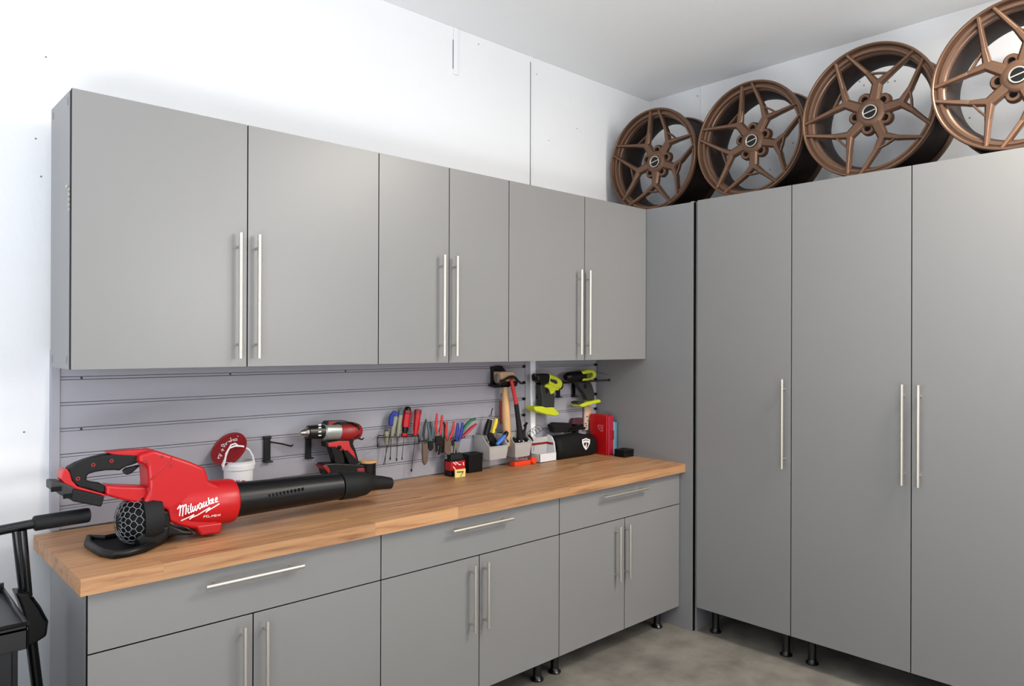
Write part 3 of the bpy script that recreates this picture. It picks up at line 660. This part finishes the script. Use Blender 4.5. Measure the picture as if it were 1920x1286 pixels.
pliers('slanting pliers with one green and one crimson handle at the rail end', [(891,785),(883,788),(874,797),(862,816)], [(893,795),(883,803),(874,812),(861,824)], (856,828),
       [(852,823),(860,826),(850,836),(845,834)], M_green, M_crim, 3.8, Y=YR+.006)

# charger with yellow tag, black box
YG = 2.865
a0 = onY(853, 889, YG); bt = thing('battery_charger', 'black and red battery block with white marks on the counter', 'battery', (a0.x, YG, ZCT))
zb = ZCT
g0, g1 = onY(845, 886, YG).x, onY(871.5, 886, YG).x; zt = onY(855, 851, YG).z; zr1, zr0 = onY(855, 865, YG).z, onY(855, 881.5, YG).z
B().box(g0, g1, YG, YG+.055, zb, zt-.028).obj('case', M_blk, bt, bevel=.006, seg=3)
B().prism([(g0+.004, YG+.003, zt-.031), (g1-.004, YG+.003, zt-.031), (g1-.008, YG+.012, zt), (g0+.010, YG+.012, zt)], (0,.034,0)).obj('top_case', M_rub, bt, bevel=.004)
B().box(g0-.0015, g1+.0015, YG-.002, YG+.045, zr0, zr1).obj('red_band', M_red, bt, bevel=.003)
f = lambda x, y: onY(x, y, YG-.0028)
strokes([[(850,867),(855,871)],[(854,866),(859,869)],[(850,875),(854,880)],[(868.5,867),(869.5,872)],[(860,871),(864,871)]], 1.6, f, 'lettering', M_ink, bt)['kind'] = 'stuff'
y0_ = 2.835; ta = onY(853.5, 881, y0_); tb = onY(873, 880, y0_); tcard = thing('yellow_tag', 'small yellow card standing against the red battery block', 'card', (ta.x+.015, y0_, ZCT))
B().prism([(ta.x, y0_, ZCT), (tb.x-.002, y0_, ZCT), (tb.x, y0_, ta.z), (ta.x-.001, y0_, ta.z)], (0,.004,0)).obj('card', M_tag, tcard)
strokes([[(857,884.5),(869,883.5)],[(857,886),(869,885)],[(868,886),(864,892),(863,893)]], 1.1, lambda x, y: onY(x, y, y0_-.0006), 'lettering', M_dgry, tcard)
YX = 2.885; b0_, b1_ = onY(878, 885, YX).x, onY(904.5, 885, YX).x; zt = onY(890, 850.5, YX).z
bx = thing('parts_box', 'small open black box between the battery block and the grey bins', 'box', ((b0_+b1_)/2, YX, ZCT))
B().box(b0_, b1_, YX, YX+.004, ZCT, zt).box(b0_, b1_, YX+.066, YX+.070, ZCT, zt).box(b0_, b0_+.004, YX, YX+.070, ZCT, zt).box(b1_-.004, b1_, YX, YX+.070, ZCT, zt).box(b0_, b1_, YX, YX+.070, ZCT, ZCT+.004).obj('box_body', M_blk, bx, bevel=.001)
B().box(b0_-.002, b1_+.002, YX-.002, YX+.072, zt-.006, zt-.002).box(b0_+.006, b1_-.006, YX+.006, YX+.064, ZCT+.004, zt-.02).obj('rim', M_rub, bx)

# grey hopper bins
def hopper(label, xf0, xf1, yt, yb, xbk, ybk, YF):
    """front face spans xf0..xf1 (lip height yt, bottom yb) at depth YF; back rim at photo (xbk, ybk) on the wall"""
    A, E_ = onY(xf0, yt, YF), onY(xf1, yt, YF); zb = onY((xf0+xf1)/2, yb, YF).z; zr_ = onY(xbk, ybk, YS-.012).z
    t = thing('hopper_bin', label, 'bin', ((A.x+E_.x)/2, YF+.05, zb), 'light grey hopper bins')
    x0, x1 = A.x, E_.x; YBk = YS-.002; th = .004; tp = .010; YM = YF+.055; zl = A.z
    sidep = lambda x, dx: [Vector((x+dx, YF+.008, zb)), Vector((x+dx, YBk, zb)), Vector((x, YBk, zr_)), Vector((x, YM, zr_)), Vector((x, YF, zl))]
    B().prism(sidep(x0, tp), (th,0,0)).obj('side_wall', M_bin, t, bevel=.001)
    B().prism(sidep(x1, -tp), (-th,0,0)).obj('side_wall', M_bin, t, bevel=.001)
    B().prism([(x0+tp, YF+.008, zb), (x1-tp, YF+.008, zb), (x1, YF, zl), (x0, YF, zl)], (0,th,0)).obj('front_wall', M_bin, t, bevel=.001)
    B().box(x0+tp, x1-tp, YF+.008, YBk, zb, zb+th).box(x0+.002, x1-.002, YBk-th, YBk, zb, zr_).obj('bin_base', M_bin, t)
    b = B(); L = [Vector((x0-.001, YBk, zr_)), Vector((x0-.001, YM, zr_)), Vector((x0-.001, YF, zl)), Vector((x1+.001, YF, zl)), Vector((x1+.001, YM, zr_)), Vector((x1+.001, YBk, zr_))]
    b.tube(L, .0032, 8).obj('rim', M_bin, t)
    return t
hopper('light grey hopper bin at left with cutters and a blue knife inside', 917.5, 954, 839, 861, 894, 815.5, 2.835)
hopper('light grey hopper bin at right under the hammer, full of black parts', 965.5, 997.5, 832, 856, 957, 811.5, 2.850)
# what stands in the left bin
YI = 2.90
t = T_('round_scraper', 'black-handled tool with ring and pin standing in left grey bin', 'tool', (916, 830), YI)
tube_px([(911,816),(915,800),(918.5,787)], [6,6.5,5], YI).obj('handle', M_blk, t)
q = onY(919.5, 780, YI); B().lathe([(-.005,.0045),(-.005,.009),(.005,.009),(.005,.0045)], q, (.1,1,0), 18, close=True).obj('ring', M_chrome, t)
tube_px([(921,777),(922,770),(924,765)], [1.2,1,1], YI).obj('pin', M_dchr, t)
t = T_('marker', 'yellow and black screwdriver handle standing in left grey bin', 'screwdriver', (927, 815), YI-.01)
tube_px([(924,812),(927,800),(931.5,785)], [3,4.2,3.6], YI-.01).obj('handle', M_yel, t)
for q0, q1 in (((925.5,806),(926.5,803)),((930.5,788),(931.5,785)),((925.8,801),(929.3,790))):
    tube_px([(q0[0]+1.5,q0[1]),(q1[0]+1.5,q1[1])], 3.0, YI-.012).obj('stripe', M_dark, t)
t = T_('utility_knife', 'bright blue utility knife lying slanted in left grey bin', 'knife', (931, 836), 2.862)
tube_px([(931,834),(938,827),(945,819),(948,816)], [3.2,4.6,4.6,3], 2.862, 12).obj('handle', M_lblue, t)
tube_px([(945,819),(949,813),(951,810)], [5,4.5,3.5], 2.866, 12).obj('end_cap', M_blk, t)
t = T_('snips', 'grey steel snips lying in left grey bin behind the blue knife', 'snips', (925, 835), 2.90)
B().slab([(914,812),(922,811),(930,822),(936,834),(929,838),(918,826)], 2.885, .012).obj('blade', M_dchr, t, bevel=.001)
B().slab([(926,822),(929,808),(932,812),(930,826)], 2.895, .008).obj('jaw', M_metal, t, bevel=.001)
tube_px([(920,830),(930,838),(944,836),(951,826)], 4, 2.885).obj('handle', M_dark, t)
# right bin contents
t = T_('cable_bundle', 'black cable ends and plugs filling right grey bin', 'cables', (980, 828), 2.885)
b = B()
random.seed(3)
for k in range(9):
    x = 965+k*3.6; b.tube([onY(x, 829, 2.875), onY(x+random.uniform(-4,4), 820+random.uniform(-4,3), 2.872), onY(x+random.uniform(-6,6), 826, 2.88)], .0065, 8)
b.obj('cables', M_blk, t)
for x, y in ((973.5,826.5),(981,827),(991,826.5)):
    q = onY(x, y, 2.866); B().lathe([(-.004,.0001),(-.004,.0038),(.004,.0038)], q, (0,1,0), 12).obj('plug_end', M_white, t)
t = T_('wire_coil', 'thin black spring wire coil sticking out of right grey bin', 'wire', (1000, 820), 2.87)
b = B()
for k in range(4):
    ox, oy = 990+k*5.0, 818-k*3.6
    b.tube([onY(ox+x, oy+y, 2.87+k*.004) for x, y in ((0,0),(-2,-6),(3,-11),(11,-7),(13,-2),(8,3),(4,-2),(2,-5))], .0012, 6)
b.tube([onY(x, y, 2.868) for x, y in ((996,823),(999,831),(1003,832.5),(1001,836),(1000.5,846))], .0011, 6)
b.obj('wire', M_blk, t)
t = T_('socket_wrench', 'black ratchet handle leaning in right grey bin', 'wrench', (984, 812), 2.90)
tube_px([(981,818),(984,806),(986,798)], [4,2.5,2.2], 2.90).obj('handle', M_blk, t)
tube_px([(983,799),(988,793)], 2.6, 2.90).obj('head', M_dark, t)

# hammers on their bracket
Z5 = lambda *p_: zc(p_, 900, 670, 14.29)
YH = 2.90
t = T_('hammer_rack', 'black plastic hammer bracket at the top of the slat wall', 'bracket', (935, 726), YS-.02)
B().slab(Z5((345,250),(480,225),(600,225),(640,290),(690,340),(680,370),(420,370),(400,700),(560,740),(790,740),(790,800),(400,815),(345,790)), YS-.022, .022).obj('back_plate', M_blk, t, bevel=.002)
q0 = onY(*Z5((560,770))[0], YS-.02)
B().slab(Z5((540,720),(700,660),(790,660),(800,790),(560,800)), YH-.035, .012).slab(Z5((540,745),(790,745),(790,795),(540,795)), YH-.035, YS-YH+.03).obj('arm', M_blk, t, bevel=.002)
B().slab(Z5((920,670),(1000,630),(1010,700),(980,780),(930,780)), YH-.040, .07).obj('arm', M_blk, t, bevel=.002)
t = T_('wooden_mallet', 'wooden mallet with pale square-edged head hanging on the hammer bracket', 'mallet', (950, 830), YH)
A, E_ = onY(*Z5((400,545))[0], YH+.012), onY(*Z5((950,520))[0], YH-.02)
B().slab(Z5((560,385),(905,378),(965,470),(985,560),(1000,640),(820,650),(570,600)), YH-.034, .062).obj('head', M_mallet, t, bevel=.006)
B().lathe([(0,.0001),(0,.022),(.006,.0265),(.034,.0265),(.034,.0001)], onY(*Z5((420,560))[0], YH+.005), (1,-.25,0), 28).obj('face', mat('grey_rubber_face', (128,120,108), .7), t, label='grey rubber face')
hd = [(947,712,3.8),(947.8,728,5.5),(948.5,760,7.6),(949.5,790,7.8),(950.5,812,7.4),(951.5,836,6.5)]
tube_px([(x, y) for x, y, r in hd], [r for x, y, r in hd], YH+.006, 16).obj('handle', M_tan, t, label='pale wooden handle')
t = T_('claw_hammer', 'claw hammer with red and black handle crossing in front of the mallet', 'hammer', (976, 820), YH-.05)
YQ = YH-.052
tube_px([(939,714.5),(943,714),(949,710.5),(956,707.5),(962,706.6),(967,709)], [2.6,2.2,2.0,2.8,3,2.6], YQ, 12).obj('head', M_dchr, t)
tube_px([(966,708.5),(971,714),(976,718),(979.5,720)], [2.8,2.2,1.8,1.2], YQ, 12).obj('claw', M_dchr, t)
tube_px([(958,712),(960,719),(966,748),(968,757)], [3.2,3.6,3.9,4], YQ, 14).obj('handle', M_redg, t, label='red upper handle')
tube_px([(967.5,755),(968.5,762),(971,783),(974,805),(976,822)], [4.2,4.6,4.6,5.6,7], YQ+.004, 14).obj('grip', M_rub, t, label='black lower grip')
t = T_('red_file', 'thin dark red handle hanging behind the wooden mallet', 'tool', (940, 797), YH+.04)
tube_px([(938.5,752),(939,760),(940.5,795)], [2.2,2.6,3], YH+.04).obj('handle', M_dred, t)
tube_px([(940,738),(938.5,752)], 1, YH+.04).obj('shank', M_metal, t)

# lime drills
Z7 = lambda *p_: zc(p_, 1000, 680, 11.69)
YL = 2.90
lm = T_('impact_driver', 'lime and dark grey impact driver hanging nearer the white strip', 'drill', (1027, 779), YL)
dcl = [((5,235),.8),((60,290),2.6),((110,330),5)]
tube_px([Z7(q)[0] for q, r in dcl], [r for q, r in dcl], YL-.01).obj('bit_holder', M_dgry, lm)
B().slab(Z7((100,260),(160,240),(360,240),(375,300),(360,440),(300,460),(180,450),(110,400)), YL-.028, .056).obj('nose', M_blk, lm, bevel=.009, seg=3, sm=True)
B().slab(Z7((370,250),(400,255),(520,300),(620,370),(655,440),(645,520),(600,580),(450,540),(360,470),(365,350)), YL-.029, .058).obj('motor_housing', M_lime, lm, bevel=.009, seg=3, sm=True)
B().slab(Z7((380,350),(500,380),(540,440),(500,470),(380,410)), YL-.0305, .01).obj('label_plate', M_dgry, lm, bevel=.001)
B().slab(Z7((620,400),(660,430),(665,520),(640,580),(560,600),(600,560),(645,500)), YL-.020, .040).obj('end_cap', M_blk, lm, bevel=.004)
B().slab(Z7((240,520),(300,470),(420,480),(560,560),(570,600),(480,610),(440,680),(380,690),(370,620),(330,560)), YL-.0235, .047).obj('lime_collar', M_lime, lm, bevel=.003)
B().slab(Z7((165,480),(260,470),(360,560),(370,640),(470,640),(480,760),(470,980),(200,980),(200,760),(170,620)), YL-.021, .042).obj('grip', M_dgry, lm, bevel=.007, seg=3, sm=True)
B().slab(Z7((265,555),(330,570),(340,640),(290,680),(270,620)), YL-.023, .046).obj('trigger', M_blk, lm, bevel=.002)
B().slab(Z7((30,960),(200,955),(300,985),(430,975),(470,1000),(575,1110),(560,1150),(480,1165),(280,1130),(60,1060),(25,1010)), YL-.035, .070).obj('battery_foot', M_lime, lm, bevel=.005, seg=3)
ld = T_('cordless_drill', 'lime drill with black chuck hanging nearer the corner', 'drill', (1106, 762), YL)
tube_px([Z7(q)[0] for q in ((700,320),(740,310),(800,305),(1085,290))], [5.5,8.5,9.2,10.3], YL, 22).obj('chuck', M_blk, ld)
B().slab(Z7((1085,190),(1200,150),(1330,155),(1385,200),(1400,280),(1350,350),(1200,400),(1095,410),(1080,300)), YL-.029, .058).obj('motor_housing', M_lime, ld, bevel=.009, seg=3, sm=True)
B().slab(Z7((1165,235),(1295,215),(1310,290),(1250,340),(1175,350)), YL-.0305, .01).obj('label_plate', mat('olive_panel', (92,98,40), .5), ld, bevel=.001)
B().slab(Z7((980,440),(1110,430),(1270,430),(1300,500),(1345,650),(1350,810),(1200,820),(1150,700),(1070,600)), YL-.020, .040).obj('grip', M_dgry, ld, bevel=.006, seg=3, sm=True)
B().slab(Z7((1105,470),(1165,460),(1180,540),(1140,580),(1110,540)), YL-.022, .044).obj('trigger', M_blk, ld, bevel=.002)
B().slab(Z7((1030,920),(1150,870),(1240,850),(1450,805),(1485,830),(1480,870),(1300,910),(1100,975),(1050,965)), YL-.034, .068).obj('battery_foot', M_lime, ld, bevel=.005, seg=3)
B().slab(Z7((965,860),(1040,840),(1150,850),(1100,890),(1030,920),(985,905)), YL-.028, .056).obj('foot_back', M_dgry, ld, bevel=.004)
t = plate('peg_hook', 'black hook behind the nose of the impact driver', 1007, 1013.5, 716, 748, YS-.012)
t = plate('peg_hook', 'black hook behind the trigger of the impact driver', 1044, 1050.5, 722, 745, YS-.012)
t = plate('peg_hook', 'black hook plate between the two lime drills', 1073, 1079, 713, 744, YS-.012)
t = thing('peg_rod', 'long thin black rod running under the right lime drill', 'rod', onY(1056, 717.5, 2.94))
B().tube([onY(1056, 717.8, 2.94), onY(1100, 715.2, 2.86), onY(1142, 712.2, 2.78)], .0052, 10).obj('rod', M_blk, t)
B().tube([onY(1140.5, 712.3, 2.782), onY(1143.5, 712.1, 2.778)], .0078, 10).obj('rod_cap', M_blk, t)

# orange clamp, white stand, bag, case and neighbours
YO = 2.87
t = thing('spring_clamp', 'orange plastic clamp lying on the counter under the right bin', 'clamp', (onY(985, 863, YO).x, YO, ZCT))
A = onY(965.5, 861, YO); E_ = onY(996, 857, YO); zt = onY(980, 856.5, YO).z
B().box(A.x, E_.x, YO, YO+.045, ZCT, ZCT+.024).obj('clamp_body', M_orange, t, bevel=.004, seg=3)
q = onY(999.8, 853.5, YO); B().lathe([(-.006,.0001),(-.006,.0185),(.014,.0185),(.014,.0001)], (q.x, YO-.004, ZCT+.0215), (0,1,0), 26).obj('clamp_head', M_orange, t, bevel=.002)
tube_px([(972,859.5),(984,857.5),(993,856)], 1.2, YO-.001).obj('lever', M_dred, t)
Z3 = lambda *p_: zc(p_, 1010, 780, 12.857)
YT = 2.865
q = onY(1028.7, 864.5, YT); t = thing('white_stand', 'white plastic tray stand with a red stripe left of the black bag', 'stand', (q.x, YT, ZCT))
def snapz(pts): 
    for v_ in pts:
        if v_.z < ZCT+.012: v_.z = ZCT
    return pts
xs0, xs1 = onY(1012, 862, YT).x, onY(1043, 863, YT).x; zl = onY(1030, 849.5, YT).z
B().box(xs0, xs1, YT, YT+.005, ZCT, zl).box(xs0, xs0+.005, YT, YS-.03, ZCT, zl).box(xs0, xs1, YT, YS-.03, ZCT, ZCT+.005).obj('tray', M_white, t, bevel=.001)
sp = [onY(x, y, YT) for x, y in ((1045,863),(1041,846),(1038.5,830),(1034,821),(1030,818))]
pr2 = [(YT, ZCT), (YT+.004, sp[1].z), (YT+.012, sp[2].z), (YT+.03, sp[3].z), (YT+.055, sp[4].z), (YS-.03, sp[4].z), (YS-.03, ZCT)]
B().prism([(xs1-.006, y, z) for y, z in pr2], (.006,0,0)).obj('side_panel', M_white, t, bevel=.001)
B().box(xs0, xs1-.006, YS-.035, YS-.030, ZCT, sp[3].z).obj('back_panel', mat('pale_grey_plastic', (190,188,188), .5), t)
zst = onY(1026, 829, YS-.036).z; B().box(xs1-.0075, xs1-.0055, YT+.02, YS-.036, zst-.010, zst+.002).box(xs0+.002, xs1-.008, YS-.0365, YS-.035, zst-.008, zst+.004).obj('red_stripe', M_dred, t)
# bag: soft box, swept along X
YBg = 2.845
x0, x1 = xs1+.004, 3.383; zt = onY(1085, 809, YBg+.06).z; b = B()
nseg, mr = 11, 22; rings = []
for i in range(nseg):
    u = i/(nseg-1); x = x0+(x1-x0)*u; e = math.sin(math.pi*min(max(u, .0), 1))**.35 if 0 < u < 1 else .0
    sc = .93+.07*min(1, e*1.05); hh = (zt-ZCT)*(.93+.05*math.sin(u*5)+.03*math.cos(u*11))*(sc*.4+.6)
    ring = []
    for j in range(mr):
        a = 2*math.pi*j/mr; cy, cz = math.cos(a), math.sin(a); k = (abs(cy)**4+abs(cz)**4)**-.25
        yy = YBg+.055-(cy*k)*.053*sc; zz = ZCT+hh/2+cz*k*hh/2
        if cz > 0: yy += (zz-ZCT-hh/2)*.30*(1 if cy > 0 else 0)
        ring.append(Vector((x, yy+.002*math.sin(7*a+u*9), zz)))
    rings.append(ring)
vs = [v_ for r_ in rings for v_ in r_]
fs = [(i*mr+j, i*mr+(j+1) % mr, (i+1)*mr+(j+1) % mr, (i+1)*mr+j) for i in range(nseg-1) for j in range(mr)]+[tuple(range(mr)), tuple((nseg-1)*mr+j for j in range(mr))]
bag = thing('tool_bag', 'black nylon bag with a white shield emblem on the counter', 'bag', ((x0+x1)/2, YBg+.07, ZCT))
bo = b.add(vs, fs, True).obj('bag_body', M_bag, bag); sd = bo.modifiers.new('soft', 'SUBSURF'); sd.levels = sd.render_levels = 1
f = lambda x, y: onY(x, y, YBg-.0025+max(0, onY(x, y, YBg).z-1.0)*.0)
S = lambda *p_: Z3(*p_)
B().add([f(*q) for q in S((1045,565),(1140,530),(1240,565),(1235,660),(1190,760),(1140,820),(1090,760),(1050,660))], [tuple(range(8))]).obj('emblem', M_ink, bag, label='white shield emblem')
f = lambda x, y: onY(x, y, YBg-.0034)
B().add([f(*q) for q in S((1065,590),(1140,562),(1218,590),(1212,600),(1140,580),(1070,602))], [(0,1,2,3,4,5)]).add([f(*q) for q in S((1085,660),(1115,635),(1140,632),(1135,700),(1120,740))], [(0,1,2,3,4)]).add([f(*q) for q in S((1145,632),(1180,640),(1208,660),(1175,750),(1150,780),(1165,700))], [(0,1,2,3,4,5)]).obj('emblem_cutout', M_bag, bag)
t = thing('strap_bundle', 'folded black straps and mask lying on top of the black bag', 'straps', onY(1062, 812, YBg+.09))
B().slab(Z3((330,230),(440,160),(800,170),(830,260),(760,310),(720,400),(400,400),(370,300)), YBg+.035, .05).obj('pouch', M_bag, t, bevel=.008, seg=3)
tube_px(Z3((470,210),(560,190),(700,210),(760,250)), 1.5, YBg+.05).obj('strap', M_rub, t)
tube_px(Z3((740,290),(900,270),(1060,220)), 2.6, YBg+.07).obj('strap', M_blk, t)
tube_px(Z3((720,360),(950,300),(1100,290)), 2.8, YBg+.08).obj('strap', M_bag, t)
t = thing('maroon_pouch', 'small dark maroon case behind the black straps', 'case', onY(1085, 797, 2.93))
B().slab(Z3((850,60),(1060,40),(1085,210),(830,200)), 2.925, .03).obj('case_body', mat('maroon_cloth', (72,36,44), .6), t, bevel=.004)
B().slab(Z3((900,205),(960,205),(960,420),(900,420)), 2.925, .03).obj('case_base', M_bag, t)
t = thing('paint_stick', 'pale marked wooden stick standing below the right lime drill', 'stick', onY(1100, 802, 2.945))
q0 = onY(1100, 812, 2.945)
B().slab([(1097,762),(1105,761.5),(1102.5,806),(1095,806)], 2.945, .008).obj('stick', mat('pale_pink_wood', (205,180,160), .6), t)
B().slab([(1105,763),(1109,762.5),(1106,790),(1103,790)], 2.948, .008).obj('edge', M_tan, t)
for x, y in ((1100.5,781),(1102.5,788.5),(1098,794),(1099.5,798),(1098.5,802)):
    q = onY(x, y, 2.9445); B().box(q.x-.006, q.x+.006, 2.9435, 2.9452, q.z-.0025, q.z+.0025).obj('mark', M_dark, t)
# red case: boxy, its left face and narrow right edge towards the viewer
YC1 = 2.785; rx0, rx1 = 3.391, 3.438
rz = onY(1140, 779, YC1).z
rcs = thing('red_case', 'red hard plastic case standing upright at the end of the counter', 'case', ((rx0+rx1)/2, YC1+.04, ZCT))
B().box(rx0, rx1, YC1+.012, YC1+.150, ZCT, rz).obj('shell', M_red, rcs, bevel=.007, seg=3)
B().box(rx0+.002, rx1-.001, YC1, YC1+.014, ZCT, rz-.003).obj('lid_shell', M_crim, rcs, bevel=.005, seg=3)
zl0, zl1 = onY(1148, 824, YC1).z, onY(1148, 807, YC1).z
B().box(rx1-.030, rx1+.001, YC1-.005, YC1+.004, zl0, zl1).obj('latch', M_dred, rcs, bevel=.002)
f = lambda x, y: onX(x, y, rx0-.001)
strokes([[(1121,797),(1123,804),(1128,809)],[(1122,797),(1131,798)],[(1125,800),(1128,804)],[(1129,799),(1130,808)],[(1126,807),(1131,808)]], 1.3, f, 'lettering', mat('pink_print', (215,120,125), .5), rcs)
cx0 = rx1+.003
cc_ = thing('teal_case', 'slim teal and grey case behind the red case against the panel', 'case', (cx0+.015, YC1+.06, ZCT))
ztc = onY(1158, 788, YC1+.03).z
B().box(cx0, cx0+.010, YC1+.002, YC1+.14, ZCT, ztc).obj('shell', mat('pale_steel_blue', (140,160,180), .4), cc_, bevel=.002)
B().box(cx0+.010, cx0+.034, YC1+.004, YC1+.142, ZCT, ztc-.006).obj('shell_back', M_cyan, cc_, bevel=.002)
A, E_ = onZ(1174, 854.5, ZCT), onZ(1190.5, 853, ZCT); q = onZ(1156, 851, ZCT); zk = onX(1190, 840, E_.x).z
bb_ = thing('small_black_box', 'small flat black box at the right end of the counter', 'box', (3.44, 2.70, ZCT))
ex = 3.480
B().box(3.397, 3.484, 2.67, 2.745, ZCT, ZCT+.036).obj('box_body', M_blk, bb_, bevel=.002)
B().box(3.3955, 3.4855, 2.6685, 2.7465, ZCT+.036, ZCT+.044).obj('lid', M_rub, bb_, bevel=.002)

# ------------------------------------------------------------------ black cart at the left
YK = 2.60
kt = thing('utility_cart', 'black steel cart with padded push handle left of the cabinets', 'cart', (onY(30, 1200, YK).x, YK, 0))
P_ = lambda x, y, Y=YK: onY(x, y, Y)
h0, h1 = P_(-110, 1016), P_(168, 965)
hm = P_(64, 981.5)
B().tube([h0, hm], .0145, 20).obj('handle_bar', M_leg, kt)
B().tube([P_(62,982), P_(64,981.6), P_(66,981.2), P_(163,965.8), P_(167,965.2), P_(168.5,965)], [.017,.0215,.023,.023,.0215,.017], 20).obj('foam_grip', M_rub, kt, label='black foam grip')
pa, pb = P_(30, 995), P_(44, 1118); 
B().tube([pa, pb], .0115, 16).obj('post', M_leg, kt)
B().tube([P_(42, 994, YK-.01), P_(53, 1118, YK-.01)], .0115, 16).obj('post', M_leg, kt)
B().slab([(29,1113),(56,1113),(60,1118),(76,1136),(89,1160),(91.5,1165),(88,1193),(66,1207),(55,1212),(50,1212),(49,1170),(40,1140)], YK-.04, .075).obj('knuckle', M_blk, kt, bevel=.008, seg=3)
B().tube([P_(60,1120,YK-.045), P_(74,1140,YK-.046), P_(86,1162,YK-.044)], .004, 8).obj('knuckle_rib', M_leg, kt)
def leg_to_floor(x, y, x2, y2, name):
    A_ = P_(x, y); E2 = P_(x2, y2); d = E2-A_; k = (0.02-A_.z)/d.z; Fp = A_+d*k
    return B().tube([A_, Fp], .0155, 16).obj(name, M_leg, kt), Fp
o_, Fp = leg_to_floor(58, 1195, 70, 1290, 'rear_leg')
B().lathe([(0,.0001),(0,.022),(.03,.022),(.03,.0001)], (Fp.x, Fp.y, 0), (0,0,1), 16).obj('foot_cap', M_rub, kt)
# tray with raised lip and drawer box below
YK2 = 2.22
tz = onY(0, 1188, YK2).z
tx1 = onY(48, 1178, YK2+.03).x; tx0 = tx1-.50
ty0, ty1 = YK2, YK2+.36
lip_ = mat('tray_black', (15,15,17), .3)
B().box(tx0, tx1, ty0, ty1, tz-.006, tz).obj('tray_floor', mat('tray_mat', (52,52,56), .5), kt)
b = B()
b.box(tx0, tx1, ty0, ty0+.006, tz-.055, tz+.008).box(tx0, tx1, ty1-.006, ty1, tz-.055, tz+.03).box(tx1-.006, tx1, ty0, ty1, tz-.055, tz+.008).box(tx0, tx0+.006, ty0, ty1, tz-.055, tz+.008)
b.obj('tray_rim', lip_, kt, bevel=.002)
B().tube([(tx1-.003, ty0, tz+.010), (tx1-.003, ty1, tz+.010)], .006, 10).tube([(tx0, ty0+.003, tz+.010), (tx1, ty0+.003, tz+.010)], .006, 10).obj('tray_edge', lip_, kt)
B().box(tx0+.01, tx1-.03, ty0+.012, ty1-.03, .16, tz-.055).obj('cabinet_box', mat('cart_dark', (8,10,14), .35), kt, bevel=.003)
B().box(tx1-.032, tx1-.020, ty0+.008, ty0+.022, .16, tz-.055).box(tx1-.115, tx1-.105, ty0+.004, ty0+.014, .16, tz-.055).box(tx1-.135, tx1-.128, ty0+.004, ty0+.014, .16, tz-.055).obj('corner_post', M_leg, kt)
B().box(tx1-.24, tx1-.145, ty0+.006, ty0+.012, tz-.125, tz-.072).obj('sticker', M_white, kt, label='white sticker')
for x in (tx0+.06, tx1-.08):
    for y in (ty0+.06, ty1-.08):
        B().lathe([(-.015,.0001),(-.015,.045),(-.011,.05),(.011,.05),(.015,.045),(.015,.0001)], (x, y, .05), (1,0,0), 24).obj('wheel', M_rub, kt)
        B().box(x-.022, x-.018, y-.02, y+.02, .04, .16).box(x+.018, x+.022, y-.02, y+.02, .04, .16).box(x-.022, x+.022, y-.02, y+.02, .125, .165).obj('caster_fork', M_leg, kt)
